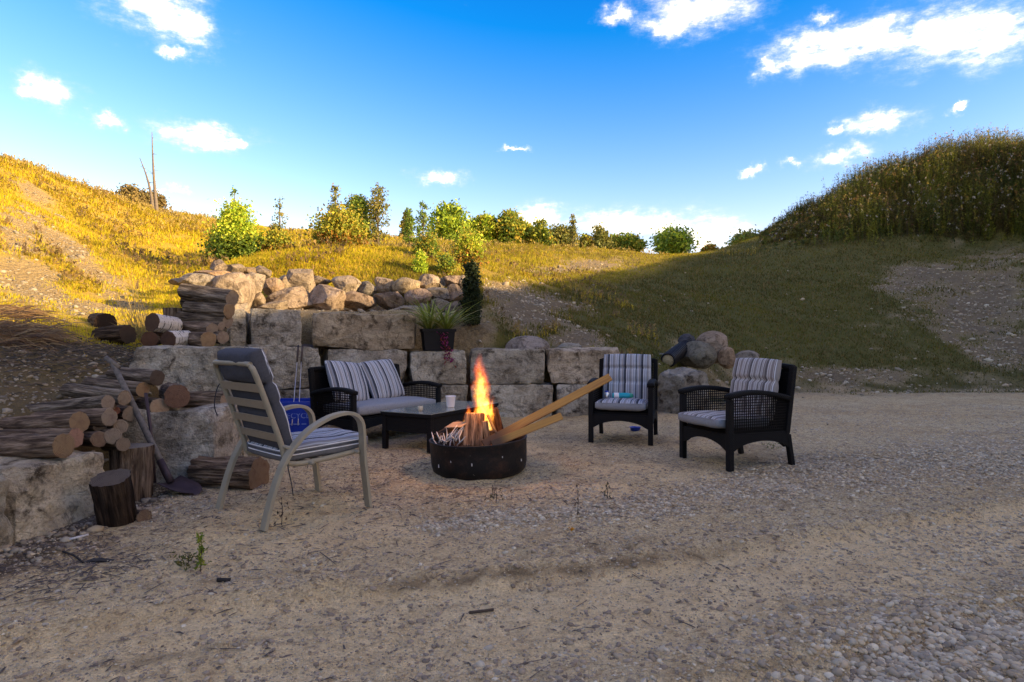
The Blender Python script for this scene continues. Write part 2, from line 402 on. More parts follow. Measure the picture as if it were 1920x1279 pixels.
def m_ringsteel():
    m = Mat('sooty_steel', .55, .35, .4); v = m.coord('Object'); n = m.noise(v, 9, 6, .7); d = m.noise(v, 48, 3, .6)
    c = m.mix(m.step(n, .45, .7), (.010, .009, .009), (.05, .026, .018)); c = m.mix(m.step(d, .70, .76), c, (.26, .235, .21))
    m.color(c); m.bump(n, .6, .01); return m.m
M['ringsteel'] = m_ringsteel()
def m_glass():
    m = Mat('table_glass', .12, spec=.6); v = m.coord('Object'); n = m.noise(v, 9, 5, .65)
    m.color(m.mix(n, (.15, .17, .15), (.24, .26, .23))); m.put(m.b.inputs['Roughness'], m.math('MULTIPLY_ADD', n, .25, .06)); return m.m
M['glass'] = m_glass()

def m_leaf(name, trans=.35, rough=.6):
    m = Mat(name, rough, spec=.25); c = m.attr('tint', 'Color'); m.color(c)
    t = m.n('ShaderNodeBsdfTranslucent'); m.put(t.inputs[0], c); x = m.n('ShaderNodeMixShader'); x.inputs[0].default_value = trans
    m.t.links.new(m.b.outputs[0], x.inputs[1]); m.t.links.new(t.outputs[0], x.inputs[2]); m.t.links.new(x.outputs[0], m.out.inputs[0]); return m.m
M['leaf'] = m_leaf('foliage')
M['grass'] = m_leaf('grass_blade', .45, .8)

# ------------------------------------------------------------------ the terrain
HILL = [  # pixel x, pixel y, distance: points read off the slopes in the photograph
    # left hill
    (0,297,18),(100,330,20),(200,368,22),(300,405,25),(390,412,28),(0,380,13.5),(0,470,10),(120,480,11.5),(220,500,12.5),(0,540,8),(120,560,8.5),(300,480,17),(380,470,19),(300,540,11.5),
    (0,600,6.3),(120,608,6.6),(200,612,7.2),(330,585,9.2),(0,690,4.9),(100,690,5.1),(200,668,5.6),(0,770,4.2),(120,745,4.7),(370,540,11.3),(260,650,6.4),
    # back slope
    (450,505,11.6),(600,512,11.6),(750,516,11.8),(860,516,12.2),(500,584,9.6),(650,582,9.7),(760,582,9.8),(480,586,10.2),(560,584,10.45),(650,582,10.55),(760,581,10.7),(830,590,10.4),(600,470,17),(750,470,18),(900,500,16),(500,436,27),(600,435,27),(750,450,28),(900,458,29),(1100,467,30),(1330,474,32),
    (860,600,9.6),(930,600,10.2),(930,545,13.0),(1000,570,13.0),(940,640,9.6),(1040,645,9.8),(1150,650,10.3),(1030,520,18),
    # right slope
    (1100,600,13),(1200,640,12.3),(1240,688,9.9),(1300,688,11),(1400,695,12.2),(1300,640,13.5),(1400,720,12.9),(1500,724,13.4),(1700,726,13.8),(1900,727,13.8),(1500,640,16),(1700,640,16.5),(1900,640,16.5),
    (1500,560,20),(1700,560,20),(1900,560,20),(1300,540,22),(1500,500,25),(1700,490,25),(1900,490,24),(1440,457,31),(1700,445,29),(1900,445,28),
    (1500,436,32),(1600,388,33),(1700,348,33),(1800,313,33),(1920,305,32)]
CTRL = [P(*h) for h in HILL]
CTRL += [np.array(c, float) for c in [  # beyond the frame: bank on the right, slopes behind the crest, left bank beside the camera
    (25.5,-8,8.4),(25.5,0,8.0),(25.5,6,8.15),(25.5,14,8.5),(25.8,22,8.8),(26,28,9.3),(30,0,7.0),(32,15,8.8),(30,25,9.9),(30,29,10.6),(34,26,10.8),(35,31,11.4),(18,0,3.4),(18,8,3.4),(18,-8,3.6),(12.5,0,.25),(12.5,6,.2),(12.5,-8,.3),(12,11,.15),
    (-5,0,1.5),(-9,0,3.6),(-14,0,5.6),(-16,8,6.2),(-22,16,7.0),(-24,28,7.4),(-5,-8,1.5),(-14,-8,5.6),(-3.4,2.5,.62),(-3.4,0,.6),
    (-12,45,6.0),(0,45,4.6),(12,45,4.8),(24,45,9.2),(40,20,8.0),(40,45,8.4),(-30,45,7.0),(40,-8,6.5),(-30,0,6.5)]]
CTRL = np.array(CTRL)
def _U(r2): return np.where(r2 > 1e-9, .5 * r2 * np.log(np.maximum(r2, 1e-9)), 0)
def _tps(c, lam=.02):
    n = len(c); x = c[:, :2]; K = _U(((x[:, None] - x[None]) ** 2).sum(-1)) + lam * np.eye(n)
    Q = np.c_[np.ones(n), x]; A = np.zeros((n + 3, n + 3)); A[:n, :n] = K; A[:n, n:] = Q; A[n:, :n] = Q.T
    return np.linalg.solve(A, np.r_[c[:, 2], 0, 0, 0])
TW = _tps(CTRL)
TG = .2; _q = np.stack(np.meshgrid(-34 + TG * np.arange(391), -9 + TG * np.arange(286)), -1).reshape(-1, 2)
TH_ = np.concatenate([_U(((q[:, None] - CTRL[None, :, :2]) ** 2).sum(-1)) @ TW[:-3] + TW[-3] + q @ TW[-2:] for q in np.array_split(_q, 12)]).reshape(286, 391)
YARD = np.array([(-3.1,-40),(-3.05,2),(-2.98,4.0),(-2.72,4.95),(-2.80,5.8),(-3.2,6.7),(-3.75,8.1),(-3.2,8.5),(-.9,9.40),(1.75,9.45),(2.6,9.6),(3.4,11.2),(5.0,12.6),(11.3,13.4),(11.6,-40)])
SOFT = np.array([.35]*11 + [1.4]*4)
def _poly(x, y, poly, soft):
    inside = np.zeros(len(x), bool); best = np.full(len(x), 1e9); bw = np.full(len(x), .35); n = len(poly)
    for i in range(n):
        a, b = poly[i], poly[(i + 1) % n]
        cr = ((a[1] > y) != (b[1] > y)) & (x < (b[0] - a[0]) * (y - a[1]) / (b[1] - a[1] + 1e-12) + a[0]); inside ^= cr
        ab = b - a; t = np.clip(((x - a[0]) * ab[0] + (y - a[1]) * ab[1]) / (ab @ ab), 0, 1)
        d = np.hypot(x - a[0] - t * ab[0], y - a[1] - t * ab[1]); m = d < best; best = np.where(m, d, best); bw = np.where(m, soft[i], bw)
    return np.where(inside, -best, best), bw
RUT_A, RUT_B = np.array([-.9, 2.62]), np.array([1.9, 3.62])     # upper edge of the wheel rut
def rut_dist(x, y):
    ab = RUT_B - RUT_A; n = np.array([-ab[1], ab[0]]) / np.linalg.norm(ab)
    bend = .05 * np.sin(x * 1.7)
    return (x - RUT_A[0]) * n[0] + (y - RUT_A[1]) * n[1] + bend
def gz(x, y):
    x = np.atleast_1d(np.asarray(x, float)); y = np.atleast_1d(np.asarray(y, float)); sh = x.shape; x = x.ravel(); y = y.ravel()
    cx = np.clip(x, -34, 44); cy = np.clip(y, -9, 48)
    u = (cx + 34) / TG; v = (cy + 9) / TG; i = np.minimum(u.astype(int), TH_.shape[1] - 2); j = np.minimum(v.astype(int), TH_.shape[0] - 2); u = u - i; v = v - j
    hz = (TH_[j, i] * (1 - u) + TH_[j, i + 1] * u) * (1 - v) + (TH_[j + 1, i] * (1 - u) + TH_[j + 1, i + 1] * u) * v
    dist, w = _poly(x, y, YARD, SOFT)
    k = sstep(0, 1, dist / w)
    lump = (fbm(xy3(x * .9, y * .9), 4, 5) - .5) * .22 + (fbm(xy3(x * 4, y * 4), 3, 9) - .5) * .08
    hz = hz + lump * np.clip((dist) / 1.5, 0, 1)
    yd = (fbm(xy3(x * .55, y * .55), 3, 21) - .5) * .07 + (fbm(xy3(x * 5, y * 5), 3, 22) - .5) * .034 + (fbm(xy3(x * 16, y * 16), 3, 23) - .5) * .034
    r = rut_dist(x, y); near = sstep(7, 4.5, y) * sstep(.2, 1.2, y)
    rut = -.034 * sstep(.0, -.10, r) * sstep(-.95, -.55, r) + .026 * np.exp(-((r - .05) / .05) ** 2)
    tread = .024 * np.maximum(0, np.sin((x * .93 + y * .36) * 42)) * np.exp(-((r - .22) / .13) ** 2) * sstep(-.1, .15, x) * sstep(.95, .7, x)
    rut = rut - .028 * np.exp(-((r + 1.12) / .09) ** 2) + .018 * np.exp(-((r + .98) / .05) ** 2) + .014 * np.exp(-((r + .62) / .06) ** 2) * sstep(.3, .6, fbm(xy3(x * 3, y * 3), 2, 29))
    yd = yd + near * (rut + tread)
    yd = yd - .01 * np.exp(-(((x + .27) ** 2 + (y - 5.25) ** 2) / .5))
    return (yd * (1 - k) + np.maximum(hz, -.2 + 0 * hz) * k).reshape(sh)
def g1(x, y): return float(gz(x, y)[0])

def _axis(segs):
    out = [segs[0][0]]
    for a, b, st in segs:
        n = max(1, int(round((b - a) / st))); out += list(a + (b - a) * (np.arange(n) + 1) / n)
    return np.array(out)
gx = _axis([(-400,-60,60),(-60,-30,5),(-30,-14,.5),(-14,-5,.2),(-5,-2,.07),(-2,3.2,.035),(3.2,6,.08),(6,14,.2),(14,34,.45),(34,60,5),(60,400,60)])
gy = _axis([(-300,-40,60),(-40,-6,6),(-6,1.5,.5),(1.5,5.2,.035),(5.2,8,.07),(8,14,.11),(14,20,.22),(20,38,.45),(38,60,4),(60,500,70)])
GX, GY = np.meshgrid(gx, gy); fx, fy = GX.ravel(), GY.ravel(); fz = gz(fx, fy)
fz = np.where(np.hypot(fx, fy) > 70, fz - 3, fz)
nx, ny = len(gx), len(gy); ii = np.arange(nx * ny).reshape(ny, nx)
gf = np.stack([ii[:-1, :-1].ravel(), ii[:-1, 1:].ravel(), ii[1:, 1:].ravel(), ii[1:, :-1].ravel()], 1)

# where grass, stones and packed sand lie (fixed to the terrain)
def blob(px, py, cx, cy, rx, ry, ang=0):
    c, s = math.cos(math.radians(ang)), math.sin(math.radians(ang)); u = ((px - cx) * c + (py - cy) * s) / rx; v = (-(px - cx) * s + (py - cy) * c) / ry
    return np.exp(-(u * u + v * v))
def stony(x, y, z):
    px, py = proj(x, y, z); ok = y > 3
    s = np.zeros(len(x))
    for b in [(40,450,70,40,35),(140,480,170,26,40),(70,540,120,60,25),(220,560,80,30,30),(160,580,110,26,5),(60,360,60,16,38),(1000,585,100,55,0),(950,545,90,26,-8),(1080,640,70,26,0),(1090,500,110,12,-6),
              (1850,560,140,95,-15),(1720,520,90,28,-15),(1900,650,120,50,0),(1600,705,160,14,0),(880,622,70,50,0)]:
        s = np.maximum(s, blob(px, py, *b))
    s = s + (fbm(xy3(x * 1.6, y * 1.6), 4, 31) - .5) * 1.1 + (fbm(xy3(x * 6, y * 6), 3, 33) - .5) * .5
    return np.where(ok, sstep(.25, .95, s), 0)
def masks(x, y, z):
    dist, w = _poly(x, y, YARD, SOFT)
    hill = sstep(-.3, 1.0, dist / np.maximum(w, .35) + (fbm(xy3(x * 2, y * 2), 3, 3) - .5) * 1.2 + (fbm(xy3(x * 1.1, y * 2.2), 4, 6) - .5) * 2.6 * sstep(2.5, 4, x))
    st = stony(x, y, z) * hill
    r = rut_dist(x, y)
    sand = sstep(.05, -.08, r) * sstep(-1.05, -.6, r) * sstep(6.5, 4.0, y)
    sand = np.maximum(sand, .55 * sstep(4.3, 2.9, y + (fbm(xy3(x * 1.2, y * 1.2), 3, 48) - .5) * 1.6) * sstep(2.6, 1.0, x))
    sand = np.maximum(sand, .8 * sstep(.62, .72, fbm(xy3(x * .8, y * 1.1), 4, 44)) * sstep(2.5, 0.5, x))
    px, py = proj(x, y, z)
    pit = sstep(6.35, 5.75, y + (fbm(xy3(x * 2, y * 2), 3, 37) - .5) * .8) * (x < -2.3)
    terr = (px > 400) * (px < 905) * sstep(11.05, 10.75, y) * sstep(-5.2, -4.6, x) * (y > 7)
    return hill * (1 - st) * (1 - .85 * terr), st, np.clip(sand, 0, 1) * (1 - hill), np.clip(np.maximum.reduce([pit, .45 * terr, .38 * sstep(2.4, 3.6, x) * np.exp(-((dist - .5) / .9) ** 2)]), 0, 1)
mk = masks(fx, fy, fz)
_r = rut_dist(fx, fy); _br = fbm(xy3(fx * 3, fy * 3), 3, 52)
rut_shade_debris = np.exp(-((_r + .015) / .035) ** 2) * sstep(-.75, -.35, fx) * sstep(1.5, .7, fx) * (.5 + .6 * _br)  # shade on the berm side of the rut, painted as dark soil colour
rut_shade_debris = np.maximum(rut_shade_debris, .6 * np.exp(-((_r + .95) / .05) ** 2) * sstep(-1.5, -.9, fx) * sstep(.6, -.2, fx) * _br * 1.6)
rut_shade_debris = np.maximum(rut_shade_debris, .75 * sstep(.1, .7, -np.sin((fx * .93 + fy * .36) * 42)) * np.exp(-((_r - .22) / .12) ** 2) * sstep(-.1, .15, fx) * sstep(.95, .7, fx))  # shade in the tread hollows painted as dark bars
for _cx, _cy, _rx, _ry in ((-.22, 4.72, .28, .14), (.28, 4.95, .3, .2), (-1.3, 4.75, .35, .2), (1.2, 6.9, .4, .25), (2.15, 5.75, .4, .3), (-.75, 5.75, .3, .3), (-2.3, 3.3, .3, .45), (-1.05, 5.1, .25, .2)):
    rut_shade_debris = np.maximum(rut_shade_debris, .75 * np.exp(-((fx - _cx) / _rx) ** 2 - ((fy - _cy) / _ry) ** 2) * sstep(.35, .6, _br))  # dark debris patches, kept in the same mask
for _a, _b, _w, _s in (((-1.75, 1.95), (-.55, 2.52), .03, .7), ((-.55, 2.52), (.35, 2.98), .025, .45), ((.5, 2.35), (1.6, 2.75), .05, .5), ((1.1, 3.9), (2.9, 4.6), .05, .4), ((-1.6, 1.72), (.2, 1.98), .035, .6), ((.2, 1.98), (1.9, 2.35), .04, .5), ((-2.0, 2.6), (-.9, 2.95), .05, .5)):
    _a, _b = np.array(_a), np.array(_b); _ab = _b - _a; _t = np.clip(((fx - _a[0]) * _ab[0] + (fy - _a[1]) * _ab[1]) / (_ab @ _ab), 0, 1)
    rut_shade_debris = np.maximum(rut_shade_debris, _s * np.exp(-((np.hypot(fx - _a[0] - _t * _ab[0], fy - _a[1] - _t * _ab[1]) + .05 * (_br - .5)) / _w) ** 2) * np.sin(np.pi * (.06 + .88 * _t)) * (.4 + .9 * _br))  # dark track lines, shade along the ridges painted in
rut_shade_debris = np.clip(rut_shade_debris * (.35 + 1.1 * sstep(.40, .58, fbm(xy3(fx * 14, fy * 14), 3, 57))), 0, 1) * (fy > 1)
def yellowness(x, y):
    lit = y - np.interp(x, [-6, -.5, 4, 9, 12], [8, 12.5, 22, 30, 34]); return np.clip(np.maximum(sstep(.5, -4.5, x) * .9, .52 * sstep(-1.5, 1.5, lit)) + .03, 0, 1)  # straw-yellow left hill; back slope golden where sunlit, shadow edge painted in
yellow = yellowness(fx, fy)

def pebble_density(x, y):
    z = np.zeros(len(x)); y = np.maximum(y, .8); px, py = proj(x, y, z); line = np.interp(px, [700, 800, 1150, 1500, 1920], [995, 985, 950, 892, 852]); wd = np.interp(px, [700, 1150, 1500, 1920], [14, 24, 46, 60])
    a = np.exp(-((py - line) / wd) ** 2) * sstep(740, 820, px)
    b = .55 * blob(px, py, 1050, 925, 130, 30); c = sstep(1450, 1800, px + (py - 1150) * 1.2) * sstep(1060, 1180, py) * .78
    d = sstep(1180, 1600, px) * .30; e = .05 + .05 * sstep(700, 1100, px); lft = .5 * blob(px, py, 330, 955, 90, 22) + .3 * blob(px, py, 470, 1090, 70, 12)
    den = np.maximum.reduce([a, b, c, d, lft, e + 0 * a]); r_ = rut_dist(x, y); den = den * (1 - .8 * sstep(.02, -.1, r_) * sstep(-.8, -.5, r_) * sstep(2.4, 1.2, x))
    return np.clip(den * (.45 + 1.1 * fbm(xy3(x * 3, y * 3), 3, 71)), 0, 1)
pebbly = pebble_density(fx, fy) * (fy > 1) * (fy < 12) * (_poly(fx, fy, YARD, SOFT)[0] < 0)
def m_ground():
    m = Mat('ground_earth', .95, spec=.15); v = m.coord('Object')
    g, s, t, pit, yl = [m.attr(a) for a in ('grassy', 'stony', 'sandy', 'pit', 'yellow')]; dp = m.attr('rut_shade_debris'); pbl = m.attr('pebbly')
    big = m.noise(v, .7, 4, .6); mid = m.noise(v, 4, 5, .6); fine = m.noise(v, 60, 4, .7); grit = m.voro(v, 95, 'Color'); gd = m.voro(v, 95)
    gr = m.n('ShaderNodeRGBToBW'); m.put(gr.inputs[0], grit)
    base = m.mix(m.step(big, .38, .64), (.48, .375, .24), (.50, .43, .315))
    base = m.mix(m.math('MULTIPLY', m.step(mid, .48, .72), .6), base, (.27, .19, .13))
    base = m.mix(m.math('MULTIPLY', m.step(gr.outputs[0], .45, .85), .75), base, (.60, .52, .41)); base = m.mix(m.math('MULTIPLY', m.step(gr.outputs[0], .42, .15), .7), base, (.20, .15, .11))
    pv = m.voro(v, 38, 'Color'); pb = m.n('ShaderNodeRGBToBW'); m.put(pb.inputs[0], pv); pd_ = m.voro(v, 38); pm = m.math('MULTIPLY', m.step(pb.outputs[0], .52, .60), m.step(pd_, .016, .011))
    base = m.mix(m.math('MULTIPLY', pm, .85), base, m.mix(pb.outputs[0], (.30, .26, .21), (.62, .56, .47)))
    base = m.mix(m.math('MULTIPLY', m.step(fine, .52, .72), .6), base, (.19, .14, .10))
    crumb = m.noise(v, 17, 6, .75, .6); base = m.mix(m.math('MULTIPLY', m.step(crumb, .53, .64), .75), base, (.13, .09, .06))
    base = m.mix(m.math('MULTIPLY', m.step(m.noise(v, 1.3, 5, .65, .8), .5, .68), .5), base, (.27, .205, .14))
    sand = m.mix(m.step(mid, .35, .7), (.70, .565, .40), (.60, .465, .315)); sand = m.mix(m.math('MULTIPLY', m.step(fine, .5, .75), .4), sand, (.23, .165, .115)); sand = m.mix(m.math('MULTIPLY', m.step(crumb, .54, .63), .6), sand, (.27, .195, .135))
    c = m.mix(m.math('MULTIPLY', t, .85), base, sand)
    gn = m.noise(v, 2.5, 5, .65); gf_ = m.noise(v, 30, 4, .7)
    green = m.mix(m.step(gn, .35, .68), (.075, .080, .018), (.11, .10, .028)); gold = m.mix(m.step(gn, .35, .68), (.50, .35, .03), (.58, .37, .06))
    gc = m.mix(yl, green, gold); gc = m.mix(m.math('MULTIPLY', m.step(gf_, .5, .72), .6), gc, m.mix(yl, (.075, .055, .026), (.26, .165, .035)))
    c = m.mix(m.math('MULTIPLY', m.step(pbl, .3, .9), .6), c, m.mix(m.step(gr.outputs[0], .3, .8), (.15, .11, .078), (.44, .36, .27)))
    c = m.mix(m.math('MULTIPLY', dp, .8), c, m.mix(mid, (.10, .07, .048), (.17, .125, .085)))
    c = m.mix(1.0, c, (1.17, 1.08, .83), 'MULTIPLY')
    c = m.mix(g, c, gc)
    sv = m.voro(v, 14, 'Color'); sb = m.n('ShaderNodeRGBToBW'); m.put(sb.inputs[0], sv); sd = m.voro(v, 14)
    stc = m.mix(sb.outputs[0], (.14, .105, .07), (.40, .33, .25)); stc = m.mix(m.step(sd, .02, .045), stc, m.mix(yl, (.10, .075, .048), (.40, .27, .10)))
    c = m.mix(m.math('MULTIPLY', s, .8), c, stc)
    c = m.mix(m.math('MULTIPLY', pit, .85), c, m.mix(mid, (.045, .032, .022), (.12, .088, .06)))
    m.color(c)
    h = m.math('ADD', m.math('MULTIPLY', fine, .5), m.math('ADD', m.math('MULTIPLY', gd, -.7), m.math('MULTIPLY', pm, .8))); m.bump(h, .9, .014); m.bump(crumb, .8, .045); m.bump(m.math('ADD', mid, m.math('MULTIPLY', sd, m.math('MULTIPLY', s, -2.0))), .5, .05)
    return m.m
M['ground'] = m_ground()
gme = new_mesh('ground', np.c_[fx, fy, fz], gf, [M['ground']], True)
for nm, val in zip(('grassy', 'stony', 'sandy', 'pit', 'yellow', 'rut_shade_debris', 'pebbly'), (*mk, yellow, rut_shade_debris, pebbly)):
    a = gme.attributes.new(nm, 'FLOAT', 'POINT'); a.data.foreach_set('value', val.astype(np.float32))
ground = tag(link('ground', gme), kind='structure')
_FZ = fz.reshape(ny, nx)
def g1(x, y):                                                # height of the built ground at one spot
    x, y = float(x), float(y); i = int(np.clip(np.searchsorted(gx, x) - 1, 0, nx - 2)); j = int(np.clip(np.searchsorted(gy, y) - 1, 0, ny - 2))
    u = (x - gx[i]) / (gx[i + 1] - gx[i]); v = (y - gy[j]) / (gy[j + 1] - gy[j])
    return float((_FZ[j, i] * (1 - u) + _FZ[j, i + 1] * u) * (1 - v) + (_FZ[j + 1, i] * (1 - u) + _FZ[j + 1, i + 1] * u) * v)

# ------------------------------------------------------------------ stone: retaining wall blocks, boulder wall, loose rocks
def _ico(sub):
    bm = bmesh.new(); bmesh.ops.create_icosphere(bm, subdivisions=sub, radius=1); bm.verts.ensure_lookup_table()
    v = np.array([x.co[:] for x in bm.verts]); f = np.array([[w.index for w in x.verts] for x in bm.faces]); bm.free(); return v, f
ICO3, ICO1 = _ico(5), _ico(2)
ICO0 = _ico(1)
def _boxgrid(n):
    ks = np.linspace(-1, 1, n + 1); vs, fs, idx = [], [], {}
    def vid(p):
        k = tuple(np.round(p, 5))
        if k not in idx: idx[k] = len(vs); vs.append(p)
        return idx[k]
    for ax in range(3):
        o = [(ax + 1) % 3, (ax + 2) % 3]
        for sg in (-1, 1):
            g = [[None] * (n + 1) for _ in range(n + 1)]
            for i, a in enumerate(ks):
                for j, b in enumerate(ks):
                    p = np.zeros(3); p[ax] = sg; p[o[0]] = a; p[o[1]] = b; g[i][j] = vid(p)
            for i in range(n):
                for j in range(n):
                    q = (g[i][j], g[i + 1][j], g[i + 1][j + 1], g[i][j + 1]); fs.append(q if sg > 0 else q[::-1])
    return np.array(vs), np.array(fs)
BOX = _boxgrid(24)
def chop(q, planes):
    s = np.ones(len(q))
    for n, h in planes:
        d = q @ n; s = np.where(d > h, np.minimum(s, h / np.maximum(d, 1e-6)), s)
    return q * s[:, None]
def block_mesh(dims, seed, rough=.035, faces=14, power=40):
    r = np.random.default_rng(seed); u, f = BOX; d = np.array(dims) / 2
    rr = (np.abs(u) ** power).sum(1) ** (1 / power); q = u / rr[:, None] * d
    pl = []
    for k in range(faces):                                   # split faces: tilted planes that shave the sides and corners
        ax = r.choice([0, 1, 1, 1, 2]); n = r.normal(0, .16, 3); n[ax] += r.choice([-1, 1]); n /= np.linalg.norm(n)
        sup = np.abs(n) @ d; pl.append((n, sup * r.uniform(.84, .97)))
    for k in range(5):
        n = r.choice([-1, 1], 3) * r.uniform(.3, 1, 3); n /= np.linalg.norm(n); pl.append((n, (np.abs(n) @ d) * r.uniform(.84, .95)))
    q = chop(q, pl)
    nn = q / np.maximum(np.linalg.norm(q / d, axis=1), .2)[:, None] / d; nn /= np.linalg.norm(nn, axis=1)[:, None]
    o = r.uniform(0, 90, 3); b = fbm(q * 3.0 + o, 4, seed) - .5; c = fbm(q * 11 + o, 3, seed + 7) - .5; e = np.abs(fbm(q * 5 + o, 3, seed + 3) - .5)
    st = np.abs(((q[:, 2] * 9 + fbm(q * 2.5 + o, 3, seed + 9) * 3) % 1) - .5); fn = fbm(q * 26 + o, 2, seed + 11) - .5
    q = q + nn * (b * 2.4 * rough + c * 1.1 * rough - e * 1.6 * rough + (st - .25) * .45 * rough + fn * .45 * rough)[:, None]
    return crisp(new_mesh('block', q, f, [M['block']]), 32)
def boulder_mesh(dims, seed, planes=11, rough=.06, mat='boulder', ico=None, rnd=.80, sharp=28):
    r = np.random.default_rng(seed); u, f = ico or ICO3; q = u.copy()
    pl = []
    for k in range(planes):
        n = r.normal(size=3); n /= np.linalg.norm(n); pl.append((n, r.uniform(rnd - .12, rnd + .1)))
    q = chop(q, pl); o = r.uniform(0, 90, 3)
    q = q + u * ((fbm(u * 1.7 + o, 4, seed) - .5) * rough * 3 + (fbm(u * 6 + o, 3, seed + 5) - .5) * rough)[:, None]
    lo, hi = q.min(0), q.max(0); q = (q - (lo + hi) / 2) / (hi - lo) * np.array(dims)
    return crisp(new_mesh('rock', q, f, [M[mat]]), sharp)

TINTS = [(1.0, 1.0, 1.0), (.9, .9, .92), (1.05, 1.0, .94), (.85, .84, .82), (1.08, 1.06, 1.02)]
def facing(px):           # front line of the back wall, as distance at that pixel column
    return np.interp(px, [430, 600, 770, 880, 1022, 1200], [7.85, 8.25, 8.7, 8.92, 9.0, 9.02])
wall = empty('retaining_wall', (-.6, 9.2, 0), 0, 'long low retaining wall of big grey limestone blocks behind the sofa and the fire', 'retaining wall')
def wall_block(px0, px1, z0, z1, seed, setback=0.0, depth=.62, tint=None, parent=None, rough=.032):
    parent = parent or wall
    a = P(px0, 640, facing(px0) + setback); b = P(px1, 640, facing(px1) + setback); m = (a + b) / 2; t = b - a; ln = math.hypot(t[0], t[1]); ang = math.atan2(t[1], t[0])
    c = m + np.array([-math.sin(ang), math.cos(ang), 0]) * depth / 2; c[2] = (z0 + z1) / 2
    base = np.array(parent.location)
    return link('stone_block', block_mesh((ln - .012, depth, z1 - z0), seed, rough), parent, c - base, (0, 0, ang), tint or TINTS[seed % 5])
for i, (a, b) in enumerate([(400, 470), (472, 598), (600, 743), (745, 880), (882, 1042), (1044, 1185)]): wall_block(a, b, -.12, .455, 100 + i, 0)
for i, (a, b, zt) in enumerate([(424, 453, 1.0), (455, 601, 1.025), (603, 766, .955), (768, 879, .935), (881, 1022, .965), (1024, 1174, .985)]): wall_block(a, b, .457, zt, 210 + i, .03, tint=(TINTS + [(1.1, 1.0, .9)])[[3, 0, 1, 0, 3, 5][i]])
wall_block(466, 571, 1.0, 1.50, 305, .10, .6, tint=(.98, .98, .98)); wall_block(580, 790, .965, 1.455, 303, .08, .6, tint=(.95, .86, .74))
wall_block(431, 463, 1.0, 1.49, 307, .12, .5, tint=(.92, .9, .86))

wing = empty('stepped_wall', (-2.9, 4.6, 0), 0, 'stepped limestone block wall on the left carrying the firewood', 'retaining wall')
def wing_block(c, dims, rz, seed, tint, rough=.035):
    return link('stone_block', block_mesh(dims, seed, rough), wing, np.array(c) - np.array(wing.location), (0, 0, math.radians(rz)), tint)
wing_block((-3.05, 3.74, .145), (1.02, .66, .51), -13, 402, (1.28, 1.2, 1.08))
wing_block((-3.13, 2.72, .135), (.98, 1.32, .49), -3, 403, (1.15, 1.1, 1.0))
wing_block((-2.78, 4.98, .215), (1.06, .72, .70), 4, 404, (.95, .97, 1.0))
wing_block((-2.80, 5.80, .20), (.9, .8, .70), 2, 405, (.9, .88, .85)); wing_block((-2.86, 5.78, .785), (.98, .84, .48), 3, 406, (1.02, 1.02, 1.0))
wing_block((-3.38, 6.85, .19), (.9, 1.3, .70), 22, 407, (.9, .88, .85)); wing_block((-3.40, 6.85, .77), (.88, 1.28, .46), 22, 408, (.95, .94, .92))

endrock = tag(link('grey_boulder', block_mesh((.52, .62, .86), 57, .06, 18, 9), loc=P(1281, 748, 9.4), rot=(.05, -.12, .5), color=(.72, .72, .74)), 'mottled grey boulder standing at the right end of the block wall, behind the middle armchair', 'boulder')

bw = empty('boulder_wall', (-2.0, 10.6, 1.5), 0, 'two-course wall of round field boulders on the terrace above the blocks', 'boulder wall')
def bpx(cx, cy): return 220 + cx * .36458, 460 + cy * .36458
BOULD = [  # enlarged-crop x, y, width, height, distance, tint
    (525,112,84,74,10.3,(.9,.8,.72)),(605,125,96,56,10.6,(1,.92,.85)),(680,142,88,56,10.8,(1,.85,.66)),(745,142,84,70,10.9,(.72,.66,.62)),(425,192,185,84,8.9,(.92,.9,.9)),(350,188,150,34,9.1,(.86,.8,.76)),(500,150,170,40,9.6,(1.1,.85,.66)),
    (585,238,175,190,8.95,(1.12,1.0,.9)),(715,208,100,125,9.6,(1.1,1,.9)),(672,240,60,170,9.2,(1.15,1.03,.92)),(800,215,105,88,10.2,(1.05,.84,.68)),(860,197,74,78,10.5,(1,.9,.78)),(942,195,130,135,10.6,(.95,.86,.78)),(1040,188,120,56,10.9,(.7,.64,.6)),
    (1180,207,142,92,10.8,(1.08,1.0,.94)),(1288,226,108,74,10.9,(.72,.72,.74)),(1377,212,104,90,10.9,(1.05,.92,.8)),(1487,212,142,86,10.8,(1.1,.98,.76)),(1600,192,112,76,11.0,(1.02,.9,.8)),(1658,200,64,62,11.1,(.74,.72,.72)),(1715,187,92,56,11.1,(.95,.82,.78)),(1778,194,80,72,11.2,(.8,.76,.74)),
    (725,294,96,92,9.5,(1.12,1,.86)),(890,290,235,140,10.0,(.9,.78,.68)),(1078,276,190,140,10.0,(1.02,.88,.8)),(1240,290,176,92,10.3,(.88,.74,.66)),(1400,286,164,90,10.4,(.6,.5,.43)),(1545,272,136,90,10.4,(.98,.8,.7)),(1648,253,122,72,10.7,(.66,.65,.66)),(1738,246,104,84,10.8,(.7,.6,.54)),
    (1668,312,120,74,10.2,(.62,.58,.5)),(1500,336,150,50,10.0,(.8,.76,.72)),(1580,330,80,60,10.1,(.75,.72,.7)),(805,317,150,58,9.3,(.98,.9,.82)),(620,400,96,190,8.55,(1.05,.98,.9)),(1730,330,100,80,10.1,(.66,.6,.55))]
